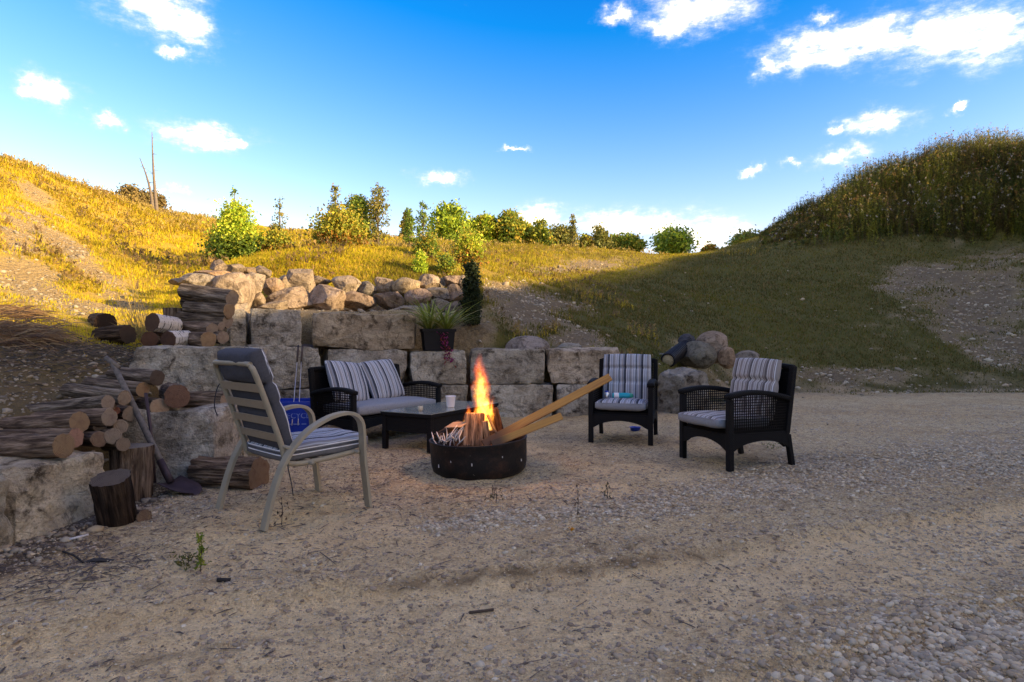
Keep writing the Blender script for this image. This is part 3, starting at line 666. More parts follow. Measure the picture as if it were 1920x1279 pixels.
for i, (cx, cy, w, h, d, t) in enumerate(BOULD):
    px, py = bpx(cx, cy); k = .36458 * d / F_PX; p = P(px, py, d)
    rz = np.random.default_rng(i).uniform(-.25, .25)
    link('boulder', boulder_mesh((w * k * 1.06, max(w, h) * k * 1.0, h * k * 1.12), 500 + i * 3, (10 if i < 22 else 14) + i % 4, .05, rnd=(.80 if i % 4 else .68) if i < 22 else .66), bw, p - np.array(bw.location), (0, 0, rz), t)

def rock_thing(name, label, px, py, w, h, d, seed, tint, cat='boulder', mat='boulder', planes=9, rnd=.86, dep=1.0, group=None, sink=.06):
    k = d / F_PX; p = P(px, py, d); o = link(name, boulder_mesh((w * k, w * k * dep, h * k * 1.15), seed, planes, .035, mat, rnd=rnd), loc=p - np.array([0, 0, h * k * sink]), color=tint)
    return tag(o, label, cat, group)
rock_thing('flat_boulder', 'wide grey boulder lying on the wall top right of the planter', 989, 650, 84, 40, 9.5, 61, (.82, .8, .84))
rock_thing('flat_boulder', 'small flat pale boulder on the wall top above the second block from the right', 1068, 655, 50, 24, 9.6, 62, (.85, .88, .84))
rock_thing('round_boulder', 'large tan boulder at the back of the rock heap beside the black pipe', 1334, 648, 62, 54, 11.4, 63, (.98, .86, .78))
rock_thing('round_boulder', 'dark green-grey boulder in front of the rock heap by the pipe', 1307, 663, 72, 46, 11.0, 64, (.48, .50, .47))
rock_thing('round_boulder', 'small orange-brown boulder at the right foot of the rock heap', 1363, 669, 36, 36, 11.0, 65, (1.0, .8, .64))
rock_thing('rough_boulder', 'pitted grey rock at the far right end of the rock heap', 1398, 672, 46, 30, 11.3, 66, (.72, .72, .72), planes=14, rnd=.78)
rock_thing('smooth_boulder', 'dark slate-blue smooth boulder behind the black corrugated pipe', 1288, 640, 32, 28, 11.4, 67, (.22, .25, .36), planes=4, rnd=.95)
rock_thing('pale_stone', 'white stone in the sunlit grass above the brush pile', 81, 602, 22, 14, 6.6, 68, (1.35, 1.3, 1.2), cat='stone', planes=6)
rock_thing('pale_stone', 'small white stone in the sunlit grass between the brush pile and the hollow log', 135, 604, 12, 8, 6.8, 69, (1.35, 1.3, 1.2), cat='stone', planes=6)
rock_thing('pale_stone', 'round pale stone far up the gravel bank at the left edge', 10, 476, 20, 14, 10.4, 70, (1.25, 1.15, 1.05), cat='stone', planes=5)

# ------------------------------------------------------------------ firewood
def log_mesh(length, r, seed, mat, taper=.06, squash=1.0, bend=.0, furrow=.07):
    rg = np.random.default_rng(seed); ns, nr = 48, 14; t = np.linspace(0, 1, nr); an = np.linspace(0, 2 * np.pi, ns, endpoint=False)
    A, T = np.meshgrid(an, t); A, T = A.ravel(), T.ravel(); o = rg.uniform(0, 50)
    c = np.stack([np.cos(A) * 1.3 + o, np.sin(A) * 1.3 + o, T * length * 2.0], 1); c2 = np.stack([np.cos(A) * 5 + o, np.sin(A) * 5 + o, T * length * 2.5], 1)
    rad = r * (1 + taper * (T - .5)) * (1 + (fbm(c, 3, seed) - .5) * .28 + (fbm(c2 * 1.6, 3, seed + 4) - .5) * furrow * 3.2)
    sq = 1 + (squash - 1) * (.5 + .5 * np.sin(A))
    x = rad * np.cos(A) + bend * np.sin(np.pi * T); y = rad * np.sin(A) * sq; z = (T - .5) * length
    i = np.arange(nr * ns).reshape(nr, ns); j = np.roll(i, -1, 1)
    f = np.stack([i[:-1].ravel(), j[:-1].ravel(), j[1:].ravel(), i[1:].ravel()], 1)
    body = new_mesh('bark', np.c_[x, y, z], f, [mat]); caps = []
    for row, sg in ((0, -1), (nr - 1, 1)):
        rim = np.c_[x, y, z][row * ns:(row + 1) * ns]; cen = rim.mean(0); vs = [cen + np.array([0, 0, sg * .004])]; fs = []
        for q in (.35, .7, .94): vs += list(cen + (rim - cen) * q + np.array([0, 0, sg * (.004 * (1 - q) + .003 * rg.uniform(-1, 1))]))
        vs += list(cen + (rim - cen) * 1.0)
        for k in range(ns):
            k2 = (k + 1) % ns; fs.append((0, 1 + k, 1 + k2) if sg > 0 else (0, 1 + k2, 1 + k))
            for b in range(3):
                q = (1 + b * ns + k, 1 + (b + 1) * ns + k, 1 + (b + 1) * ns + k2, 1 + b * ns + k2); fs.append(q if sg > 0 else q[::-1])
        caps.append(new_mesh('cut_face', vs, fs, [M['cut']], True))
    return body, caps
def log(name, label, p0, p1, r, seed, tint=(1, 1, 1), cut=(1, 1, 1), mat='bark', squash=1.0, cat='log', group=None, bend=0, roll=0, furrow=.07):
    """from p0 (far end) to p1 (the end that shows)"""
    p0, p1 = np.array(p0, float), np.array(p1, float); v = Vector(p1 - p0)
    body, caps = log_mesh(v.length, r, seed, M[mat], squash=squash, bend=bend, furrow=furrow)
    q = v.to_track_quat('Z', 'Y') @ Euler((0, 0, roll)).to_quaternion()
    o = link(name, body, loc=(p0 + p1) / 2, rot=q.to_euler(), color=tint); tag(o, label, cat, group)
    for c in caps: link('cut_face', c, o, color=cut)
    return o
def plog(name, label, a, b, dia, seed, **kw):
    """a, b: (px, py, d) of both axis ends; dia in pixels at the shown end"""
    return log(name, label, P(*a), P(*b), dia / 2 * b[2] / F_PX, seed, **kw)
G1 = 'firewood logs piled on the left block wall'
BR, GY, PK = (.95, .82, .74), (1.0, .98, .96), (1.35, .95, .85)
tan, gold, pale, red, dk = (1.05, .98, .90), (1.05, .86, .62), (1.5, 1.35, 1.15), (.62, .44, .38), (.30, .27, .25)
plog('firewood_log', 'bottom front log of the left pile, its amber cut end over the stone edge', (-60,841,3.80), (120,836,3.62), 44, 1, tint=BR, cut=gold, group=G1)
plog('firewood_log', 'left pile log with pale pink cut end just behind the bottom front log', (-30,822,4.0), (142,821,3.82), 34, 2, tint=BR, cut=PK, group=G1)
plog('firewood_log', 'log resting second from the bottom of the left pile, oval amber cut end', (10,803,4.08), (149,793,3.90), 38, 3, tint=BR, cut=gold, group=G1, squash=1.15)
plog('firewood_log', 'dark bark log under the ragged pale end in the middle of the left pile', (70,786,4.25), (206,782,4.05), 32, 4, tint=(.85,.72,.65), cut=tan, group=G1)
plog('firewood_log', 'long grey log across the left pile ending in a ragged pale split', (40,772,4.4), (203,755,4.15), 27, 5, tint=GY, cut=tan, group=G1, bend=.02)
plog('firewood_log', 'short thin log directly behind the ragged ends of the left pile', (120,758,4.5), (212,757,4.34), 20, 6, tint=BR, cut=tan, group=G1)
plog('firewood_log', 'cracked grey log along the top of the left pile with chewed pale end', (125,731,4.6), (234,746,4.36), 27, 7, tint=GY, cut=tan, group=G1)
plog('firewood_log', 'log with round yellow cut end behind the shovel handle', (165,720,4.95), (268,730,4.68), 27, 8, tint=(.9,.84,.8), cut=gold, group=G1)
plog('firewood_log', 'dark-ended log lying uppermost on the left pile, right of the shovel', (212,703,5.0), (295,710,4.72), 27, 9, tint=(.9,.86,.84), cut=(.32,.29,.28), group=G1, squash=1.2)
plog('split_log', 'flat grey split log at the very top back of the left pile', (160,712,5.15), (250,704,5.02), 20, 10, tint=GY, cut=tan, group=G1, squash=.6)
plog('firewood_log', 'tiny log with round pink end deep in the left pile', (175,768,4.55), (219,770,4.40), 13, 11, tint=BR, cut=(1.1,.6,.52), group=G1)
plog('firewood_log', 'log with upright oval tan end beside the pink one in the left pile', (200,772,4.75), (243,777,4.44), 24, 12, tint=BR, cut=tan, group=G1, squash=1.2)
plog('firewood_log', 'short log with small tan end below the ragged one in the left pile', (125,800,4.3), (187,799,4.08), 24, 13, tint=(.85,.74,.66), cut=tan, group=G1)
plog('firewood_log', 'stubby brown log end at the bottom middle of the left pile', (150,823,4.10), (186,824,3.96), 29, 14, tint=BR, cut=(.85,.68,.55), group=G1)
plog('firewood_log', 'wide tan log end at the bottom right of the left pile', (178,818,4.22), (212,818,4.02), 29, 15, tint=BR, cut=tan, group=G1)
plog('firewood_log', 'log end tucked above the wide tan one at the right of the left pile', (195,797,4.36), (226,800,4.14), 26, 16, tint=BR, cut=tan, group=G1)
plog('firewood_log', 'lowest log end at the right of the left pile, above the taller stump', (200,835,4.24), (231,833,4.04), 24, 17, tint=BR, cut=(.9,.78,.66), group=G1)
plog('firewood_log', 'big round red-brown log slice on the second wall step', (318,735,5.15), (331,744,4.78), 42, 18, tint=(.8,.72,.68), cut=red, group=G1)
plog('split_log', 'split log with torn pale end on the wall step left of the red-brown slice', (268,757,5.0), (300,762,4.74), 34, 19, tint=(.8,.72,.66), cut=pale, group=G1, squash=.8)
plog('bark_log', 'long dark weathered log lying on the wall step under the upper block', (335,751,5.18), (424,752,5.12), 34, 20, tint=(.92,.84,.78), cut=tan, group=G1, furrow=.12)
G2 = 'firewood logs stacked on top of the left wall'
plog('firewood_log', 'thick grey log on top of the upper stack', (344,546,6.45), (436,560,6.25), 31, 31, tint=GY, cut=tan, group=G2)
plog('firewood_log', 'grey log under the top one of the upper stack, knot-free bark', (352,578,6.4), (430,583,6.2), 27, 32, tint=GY, cut=gold, group=G2)
plog('firewood_log', 'dark cracked log third from the top of the upper stack', (338,595,6.4), (428,602,6.22), 25, 33, tint=(.75,.7,.66), cut=tan, group=G2, furrow=.12)
plog('firewood_log', 'thin short log fourth from the top of the upper stack', (358,608,6.32), (415,612,6.12), 16, 34, tint=(.9,.84,.8), cut=tan, group=G2)
plog('firewood_log', 'log with slanting tan cut end in the middle of the upper stack', (330,612,6.3), (398,618,6.02), 24, 35, tint=BR, cut=tan, group=G2)
plog('birch_log', 'birch log with white bark at the upper left of the upper stack', (330,611,6.12), (285,604,5.86), 35, 36, mat='birch', tint=(1,1,1), cut=(.42,.30,.24), group=G2)
plog('birch_log', 'birch log with speckled white bark at the front bottom of the upper stack', (352,635,6.0), (316,637,5.76), 32, 37, mat='birch', cut=(.36,.24,.20), group=G2)
plog('firewood_log', 'short brown log with tan end at the front bottom right of the upper stack', (352,636,6.05), (391,637,5.80), 29, 38, tint=BR, cut=gold, group=G2)
plog('firewood_log', 'stub of log at the lower right corner of the upper stack', (396,632,6.15), (418,633,5.98), 22, 39, tint=(.95,.88,.82), cut=tan, group=G2)
plog('firewood_log', 'round dark log end at the lower left corner of the upper stack', (292,636,6.15), (281,637,5.80), 29, 40, tint=(.6,.5,.44), cut=(.40,.25,.19), group=G2)
plog('firewood_log', 'short upright brown log at the back left of the upper stack', (326,612,6.6), (326,578,6.6), 34, 41, tint=BR, cut=tan, group=G2)
plog('firewood_log', 'log end shadowed between the two birch logs of the upper stack', (330,632,6.25), (298,625,6.0), 24, 42, tint=(.6,.52,.46), cut=(.4,.28,.22), group=G2)
plog('firewood_log', 'dark log wedged behind the top two of the upper stack', (346,566,6.6), (420,570,6.5), 26, 43, tint=(.5,.46,.42), cut=tan, group=G2)
# stumps and loose logs on the ground
def ground_log(name, label, x, y, r, h, seed, tint, cut, tilt=(0, 0)):
    z = g1(x, y) - .02
    return log(name, label, (x, y, z), (x + tilt[0], y + tilt[1], z + h), r, seed, tint=tint, cut=cut, cat='stump', furrow=.1)
ground_log('chopping_stump', 'taller upright stump with pale dry top beside the wall corner', -2.56, 4.20, .122, .37, 51, (.78, .66, .58), (.80, .84, .84))
ground_log('chopping_stump', 'shorter blackened stump with tilted dark cut top in front of the taller one', -2.30, 3.66, .102, .30, 52, (.20, .165, .15), (.40, .38, .37), (.0, -.085))
log('small_log', 'short small log lying at the foot of the blackened stump', P(243, 968, 3.86), P(271, 969, 3.68), .042, 53, tint=(.6, .5, .44), cut=(.75, .62, .5))
log('ground_log', 'weathered bark log lying on the gravel behind the patio chair', (-2.33, 4.62, .10), (-1.84, 4.55, .10), .125, 54, tint=(.85, .72, .64), cut=(.8, .66, .52), furrow=.16)
log('hollow_log', 'dark hollow log end on the sunlit grass bank', P(182, 604, 7.1), P(198, 606, 6.8), .11, 55, tint=(.6, .5, .42), cut=(.14, .1, .09))
log('rotten_log', 'old dark rotten log lying across the edge of the bank left of the upper stack', P(185, 632, 6.3), P(240, 627, 6.15), .09, 56, tint=(.42, .34, .28), cut=(.3, .24, .2), furrow=.14)

# spade and iron bar leaning on the wall
sp = empty('spade', P(325, 912, 4.35), 0, 'long-handled spade with grey wooden shaft leaning on the wall by the stumps', 'spade')
so = np.array(sp.location); top, neck = P(212, 682, 4.55) - so, P(318, 900, 4.36) - so
MB().tube([top, top * .66 + neck * .34, top * .3 + neck * .7, neck], .02, 10, radii=[.018, .021, .022, .02]).build('shaft', M['grey_wood'], sp, True)
d_ = (top - neck) / np.linalg.norm(top - neck)
MB().tube([top + np.array([-.055, 0, .045]), top + np.array([.045, 0, -.03])], .02, 8, radii=[.019, .019]).build('grip', M['grey_wood'], sp, True)
MB().tube([neck + d_ * .16, neck + d_ * .05, neck - d_ * .02], .022, 10, radii=[.025, .026, .024]).build('socket', M['rust'], sp, True)
vs, fs = [], []
ax = np.array([.62, -.25, -.18]); ax /= np.linalg.norm(ax); sd = np.array([.25, .85, .0]); sd /= np.linalg.norm(sd); up_ = np.cross(ax, sd)
for i in range(9):
    t = i / 8; w = .115 * (1 - max(0, t - .55) ** 2 * 3.2)
    for j in range(7):
        u = j / 3 - 1; vs.append(neck + ax * (t * .29 - .02) + sd * u * w + up_ * (-.028 * (1 - u * u) + .01 * t))
fs = [(i * 7 + j, i * 7 + j + 1, (i + 1) * 7 + j + 1, (i + 1) * 7 + j) for i in range(8) for j in range(6)]
bl = link('blade', new_mesh('blade', vs, fs, [M['rust']]), sp); sm = bl.modifiers.new('thick', 'SOLIDIFY'); sm.thickness = .004
tag(MB().tube([P(273, 737, 4.56), P(282, 800, 4.5), P(290, 905, 4.42)], .012, 8).build('iron_bar', M['rust'], smooth=True), 'thin rusty iron bar leaning upright on the wall behind the spade', 'bar')

# ------------------------------------------------------------------ wicker seats, table, patio chair
def cushion_mesh(name, w, d, t, mats, puff=.35, nx_=26, ny_=22, seams=(), waves=0.0, seed=0, pw=7):
    """flat cushion in local X (width) / Y (depth), thickness Z, stripes run along Y; seams: y positions (-1..1) pinched in"""
    u = np.linspace(-1, 1, nx_ + 1); v = np.linspace(-1, 1, ny_ + 1); u = np.sign(u) * np.abs(u) ** .75; v = np.sign(v) * np.abs(v) ** .75
    U, V = np.meshgrid(u, v); U, V = U.ravel(), V.ravel()
    edge = ((1 - np.abs(U) ** pw).clip(0) * (1 - np.abs(V) ** pw).clip(0)) ** .45
    h = (.55 + .45 * edge) * (1 - puff + puff * ((1 - U ** 2) * (1 - V ** 2)) ** .5)
    h = np.where(edge <= 1e-6, .55 * (1 - puff), h)
    for s_ in seams: h = h * (1 - .5 * np.exp(-((V - s_) / .06) ** 2))
    n = fbm(np.stack([U * 3 + seed, V * 3, U * 0], 1), 3, seed) - .5; h = h * (1 + n * .25)
    sx_ = 1 - .03 * (np.abs(V) ** 2) * (np.abs(U)) + n * .02
    X = U * w / 2 * sx_; Y = V * d / 2 * (1 - .03 * (np.abs(U) ** 2)); zz = waves * np.sin(V * 5 + seed) * .5
    top = np.c_[X, Y, h * t / 2 + zz]; bot = np.c_[X, Y, -h * t / 2 + zz]
    i = np.arange((nx_ + 1) * (ny_ + 1)).reshape(ny_ + 1, nx_ + 1); nv = i.size
    q = np.stack([i[:-1, :-1].ravel(), i[:-1, 1:].ravel(), i[1:, 1:].ravel(), i[1:, :-1].ravel()], 1)
    fs = [q, q[:, ::-1] + nv]; mi = [0] * len(q) + [1] * len(q)
    ring = np.r_[i[0, :-1], i[:-1, -1], i[-1, :0:-1], i[:0:-1, 0]]; r2 = np.roll(ring, -1)
    fs.append(np.stack([ring, ring + nv, r2 + nv, r2], 1)); mi += [1] * len(ring)
    me = new_mesh(name, np.r_[top, bot], np.concatenate(fs), mats, True, mi); return me
def piping(w, d, z, r=.006):
    pts = []
    for k in range(48):
        a = 2 * math.pi * k / 48; c, s_ = math.cos(a), math.sin(a); pts.append((np.sign(c) * abs(c) ** .22 * w / 2 * .985, np.sign(s_) * abs(s_) ** .22 * d / 2 * .985, z))
    return MB().tube(pts, r, 5, closed=True)
def weave(mb, o, du, dv, nu, nv_, top=None, w=.010, t=.004):
    """open basket weave on the parallelogram o + u*du + v*dv; top(u) trims the height"""
    o, du, dv = map(lambda a: np.array(a, float), (o, du, dv)); nrm = np.cross(du, dv); nrm /= np.linalg.norm(nrm)
    for i in range(nu):
        u = (i + .5) / nu; h = 1 if top is None else top(u)
        mb.bar(o + du * u, o + du * u + dv * h, w, t, nrm)
    for j in range(nv_):
        v = (j + .5) / nv_
        a, b = 0.0, 1.0
        mb.bar(o + dv * v + nrm * .003, o + du + dv * v + nrm * .003, w * .8, t, nrm)
def seat_frame(root, W, D, arm, back, seat, rake, apron, back_in=.0, fine=1.0):
    """front is local -Y. legs, arched aprons, weave arms, raked back"""
    hw, hd = W / 2, D / 2; pw = .052
    for sx_ in (-1, 1):
        x = sx_ * (hw - pw / 2)
        b = MB(); b.bar((x, -hd + pw / 2, 0), (x, -hd + pw / 2, arm - .02), pw, pw, (0, 1, 0)); b.build('leg', M['wicker'], root, bevel=.008)
        b = MB(); b.bar((x, hd + .015, 0), (x, hd - pw / 2 - .01, seat - .05), pw * .85, pw * .85, (0, 1, 0)); b.build('leg', M['wicker'], root, bevel=.008)
        # side apron with arched lower edge
        y0, y1 = -hd + pw, hd - pw * .6; poly = [(y0, seat - .02), (y0, apron - .07)]
        for k in range(11):
            tt = k / 10; poly.append((y0 + .03 + (y1 - y0 - .06) * tt, apron - .055 + .06 * math.sin(math.pi * tt) ** .7))
        poly += [(y1, apron - .07), (y1, seat - .02)]
        MB().prism(poly, 0, x - .018, x + .018).build('side_apron', M['wicker'], root)
        # arched arm rail
        pts = [(x, -hd - .005 + (D - .02) * k / 12, arm + .035 * math.sin(math.pi * (k / 12) ** .8) - .03 * (k / 12) ** 3) for k in range(13)]
        MB().sweep(pts, [(-.036, -.02), (.036, -.02), (.036, .01), (.024, .022), (-.024, .022), (-.036, .01)]).build('arm_rail', M['wicker'], root, True)
        wv_ = MB(); ln = D - pw * 1.4
        weave(wv_, (x, -hd + pw, seat - .03), (0, ln, 0), (0, 0, arm - seat + .035), int(ln / .023 * fine), int((arm - seat + .02) / .022), top=lambda u: 1 + .06 * math.sin(math.pi * u))
        wv_.build('arm_weave', M['strand'], root)
    # front and rear apron
    poly = [(-hw + pw, seat - .02), (-hw + pw, apron - .07)]
    for k in range(13):
        tt = k / 12; poly.append((-hw + pw + .03 + (W - 2 * pw - .06) * tt, apron - .055 + .065 * math.sin(math.pi * tt) ** .7))
    poly += [(hw - pw, apron - .07), (hw - pw, seat - .02)]
    MB().prism(poly, 1, -hd + .008, -hd + .044).build('front_apron', M['wicker'], root)
    MB().prism(poly, 1, hd - .06, hd - .03).build('rear_apron', M['wicker'], root)
    MB().box((0, 0, seat - .012), (W - .08, D - .09, .024)).build('seat_deck', M['wicker'], root)
    # raked back: frame and close weave
    yb, yt = hd - .05, hd - .05 + rake
    for sx_ in (-1, 1): MB().bar((sx_ * (hw - .028 - back_in), yb, seat - .04), (sx_ * (hw - .028 - back_in), yt, back), .05, .048, (0, 1, 0)).build('back_post', M['wicker'], root, bevel=.008)
    pts = [((-1 + 2 * k / 12) * (hw - .03 - back_in), yt + .002, back - .012 + .018 * math.sin(math.pi * k / 12)) for k in range(13)]
    MB().sweep(pts, [(-.024, -.024), (.024, -.024), (.024, .02), (-.024, .02)], up=(0, 0, 1)).build('back_rail', M['wicker'], root, True)
    a = np.array([-(hw - .055), yb, seat]); c = np.array([0, yt - yb, back - seat - .03])
    bb = MB(); weave(bb, a, (W - .11, 0, 0), c, int((W - .11) / .02), int((back - seat) / .019), w=.0125, t=.005); bb.build('back_weave', M['strand'], root)
    pl = [(yb + .008, seat), (yb + .016, seat), (yt + .006, back - .04), (yt - .002, back - .04)]
    MB().prism(pl, 0, -(hw - .06), hw - .06).build('back_panel', M['wicker'], root)

def armchair(name, label, front_l, front_r, mat, split, stick=0.0):
    fl, fr = np.array(front_l), np.array(front_r); t = fr - fl; rz = math.atan2(t[1], t[0]); n = np.array([-math.sin(rz), math.cos(rz)])
    W, D = .68, .70; c = (fl + fr) / 2 + n * (D / 2 - .03)
    root = empty(name, (c[0], c[1], g1(c[0], c[1]) - .006), rz, label, 'armchair', 'black wicker armchairs')
    seat_frame(root, W, D, .625, .88, .33, .085, .235)
    sc_ = cushion_mesh('seat_cushion', .545, .60, .125, [mat, M['pale_fabric']], .22, waves=.006, seed=3)
    so_ = link('seat_cushion', sc_, root, (0, -.055 - stick, .397), (math.radians(-2), 0, 0))
    piping(.545, .60, .022).build('piping', M['pale_fabric'], so_, True)
    a0, a1 = np.array([0, .235, .44]), np.array([0, .325, .915]); v = a1 - a0; ang = math.atan2(v[2], v[1])
    bc = cushion_mesh('back_cushion', .545, .56, .125, [mat, mat], .3, seams=split, ny_=40, seed=5)
    bo = link('back_cushion', bc, root, (0, .225, .665), (ang, 0, 0)); return root
ch1 = armchair('wicker_armchair', 'black wicker armchair facing the camera, teal bottle on its seat, behind the boards', (.83, 6.72), (1.47, 6.52), M['stripe'], (-.15, .42))
ch2 = armchair('wicker_armchair', 'black wicker armchair nearest the right edge, turned sideways with taupe striped cushion', (1.60, 5.87), (1.85, 5.25), M['stripe_taupe'], (.28,), .07)

# loveseat
lu = np.array([.57, .82]); lu /= np.linalg.norm(lu); lfl = np.array([-1.63, 6.40]); lrz = math.atan2(lu[1], lu[0]); ln_ = np.array([-lu[1], lu[0]])
LW, LD = 1.36, .70; lc = lfl + lu * LW / 2 + ln_ * LD / 2
love = empty('wicker_loveseat', (lc[0], lc[1], g1(*lc)), lrz, 'black wicker two-seat sofa with grey seat cushion against the block wall', 'sofa')
seat_frame(love, LW, LD, .555, .80, .295, .07, .20, fine=.95)
link('seat_cushion', cushion_mesh('seat_cushion', 1.22, .60, .135, [M['pale_fabric'], M['pale_fabric']], .15, nx_=40, waves=.005, seed=8), love, (0, -.05, .365))
for k, (x, lean, rz_, lab) in enumerate([(-.31, 62, .10, 'striped throw pillow at the near left end of the wicker sofa'), (.22, 63, -.06, 'striped throw pillow on the wicker sofa nearer the flames')]):
    pm = cushion_mesh('pillow', .50, .50, .17, [M['stripe'], M['stripe']], .72, seed=12 + k, pw=10)
    o = link('throw_pillow', pm); tag(o, lab, 'pillow', 'striped pillows on the sofa')
    mw = Matrix.Translation(Vector((lc[0], lc[1], g1(*lc)))) @ Matrix.Rotation(lrz, 4, 'Z') @ Matrix.Translation((x, .165, .64)) @ Matrix.Rotation(rz_, 4, 'Y') @ Matrix.Rotation(math.radians(lean), 4, 'X')
    o.matrix_world = mw

# coffee table
tcn = [np.array(p) for p in ((-1.27, 6.35), (-.82, 5.85), (-.20, 7.0), (-.65, 7.5))]
tce = sum(tcn) / 4; tv = (tcn[2] - tcn[1]); tl = np.linalg.norm(tv); trz = math.atan2(tv[1], tv[0]); tw = .62
tab = empty('coffee_table', (tce[0], tce[1], g1(*tce)), trz, 'low black wicker coffee table with smoky glass top in front of the sofa', 'table')
TH = .372
for sx_ in (-1, 1):
    for sy in (-1, 1):
        MB().bar((sx_ * (tl / 2 - .035), sy * (tw / 2 - .035), 0), (sx_ * (tl / 2 - .035), sy * (tw / 2 - .035), TH - .03), .05, .05, (0, 1, 0)).build('leg', M['wicker'], tab, bevel=.007)
for sy in (-1, 1): MB().box((0, sy * (tw / 2 - .03), TH - .115), (tl - .13, .024, .15)).build('side_apron', M['wicker'], tab)
for sx_ in (-1, 1): MB().box((sx_ * (tl / 2 - .03), 0, TH - .115), (.024, tw - .13, .15)).build('end_apron', M['wicker'], tab)
rim = MB()
for sy in (-1, 1): rim.box((0, sy * (tw / 2 - .022), TH - .018), (tl, .044, .03))
for sx_ in (-1, 1): rim.box((sx_ * (tl / 2 - .022), 0, TH - .0195), (.044, tw - .09, .03))
rim.build('top_rim', M['wicker'], tab)
MB().box((0, 0, TH - .001), (tl - .02, tw - .02, .008)).build('glass_top', M['glass'], tab, bevel=.002)
topz = tab.location.z + TH + .003
cup = empty('white_cup', (*P(845, 762, 6.6)[:2], topz), 0, 'plain white cup standing on the glass table', 'cup')
MB().lathe([(0, .004), (.036, .004), (.038, .0), (.040, .006), (.053, .118), (.0545, .120), (.056, .118), (.055, .112), (.050, .112), (.038, .012), (0, .010)], 28).build('cup_body', M['white'], cup, True)
vot = empty('votive_candle', (*P(788, 776, 6.25)[:2], topz), 0, 'small pale glass votive on the near end of the glass table', 'candle')
MB().lathe([(0, 0), (.022, 0), (.025, .01), (.027, .05), (.024, .05), (.022, .012), (0, .012)], 18).build('holder', m_plain('votive_glass', (.38, .36, .28), .2, amt=.3), vot, True)
MB().lathe([(0, .012), (.02, .012), (.02, .03), (0, .032)], 14).build('wax', M['white'], vot, True)

# patio chair seen from behind
prt = np.array([.73, -.68]); prt /= np.linalg.norm(prt); pf = np.array([.68, .73]); pf /= np.linalg.norm(pf)
pm_ = np.array([-1.625, 3.74]); prz = math.atan2(prt[1], prt[0])
pc = empty('patio_chair', (pm_[0], pm_[1], g1(*pm_) - .004), prz, 'beige metal patio chair with grey padded cushion, seen from behind at the left', 'chair')
HWc = .31     # local X right, local Y forward, origin between the rear feet
side = [(-.005, 0), (.02, .10), (.055, .22), (.105, .345), (.175, .45), (.27, .535), (.38, .59), (.47, .613), (.54, .615), (.592, .597), (.628, .555), (.642, .49), (.645, .40), (.652, .29), (.668, .17), (.69, 0)]
def smooth_path(pts, n=5):
    pts = [np.array(p, float) for p in pts]; out = []
    for i in range(len(pts) - 1):
        p0, p1, p2, p3 = pts[max(i - 1, 0)], pts[i], pts[i + 1], pts[min(i + 2, len(pts) - 1)]
        for k in range(n):
            t = k / n; out.append(.5 * ((2 * p1) + (-p0 + p2) * t + (2 * p0 - 5 * p1 + 4 * p2 - p3) * t * t + (-p0 + 3 * p1 - 3 * p2 + p3) * t ** 3))
    return out + [pts[-1]]
ribs = []
for k in range(25):                     # flat band with five grooves along its outer face
    u = -1 + 2 * k / 24; ribs.append((u * .029, .0105 + (.0022 if (k % 5) in (1, 2, 3) else -.0012)))
prof = ribs + [(.029, -.009), (-.029, -.009)]
for sx_ in (-1, 1):
    pts = smooth_path([(sx_ * HWc, y, z) for y, z in side], 4)
    mb = MB(); n = len(pts); vs = []
    for i, p in enumerate(pts):
        a = pts[min(i + 1, n - 1)] - pts[max(i - 1, 0)]; a /= np.linalg.norm(a); r_ = np.array([1., 0, 0]); up_ = np.cross(r_, a)
        vs += [p + r_ * x + up_ * y for x, y in prof]
    k = len(prof); mb.add(vs, [(i * k + m, i * k + (m + 1) % k, (i + 1) * k + (m + 1) % k, (i + 1) * k + m) for i in range(n - 1) for m in range(k)] + [tuple(range(k)), tuple((n - 1) * k + m for m in range(k))])
    mb.build('arm_and_legs', M['alu'], pc)
bx0 = .258   # sling frame: one bent tube round back and seat
backp = [(.155, .36), (.125, .46), (.075, .60), (.02, .75), (-.035, .89)]
right = [(bx0, y, z) for y, z in [(.62, .36), (.45, .345), (.28, .335), (.20, .34)] + backp] + [(bx0 - .02, -.05, .925), (bx0 - .06, -.055, .938)]
left = [(-x, y, z) for x, y, z in right][::-1]
MB().tube(smooth_path(right + left, 5), .0165, 10).build('back_frame', M['alu'], pc, True)
for y, z in [(.62, .36), (.30, .334)]: MB().tube([(-HWc + .005, y, z), (HWc - .005, y, z)], .012, 8).build('cross_tube', M['alu'], pc, True)
for sx_ in (-1, 1): MB().tube([(sx_ * bx0, .125, .455), (sx_ * HWc * .98, .165, .44)], .012, 8).build('bracket', M['alu'], pc, True)
for k in range(4):
    t = (k + .62) / 4.35; y = .135 - .165 * t; z = .44 + .43 * t
    MB().bar((-bx0, y - .006, z), (bx0, y - .006, z), .05, .006, (0, 1, .33)).build('strap', M['strap'], pc)
for k in range(4): MB().bar((-bx0, .27 + k * .095, .346), (bx0, .27 + k * .095, .346), .05, .006, (0, 0, 1)).build('strap', M['strap'], pc)
v = np.array([-.165, .5]); ang = math.atan2(v[1], v[0])
bc = cushion_mesh('back_cushion', .50, .56, .115, [M['stripe'], M['dark_fabric']], .25, seams=(.06, .55), ny_=44, nx_=30, seed=31)
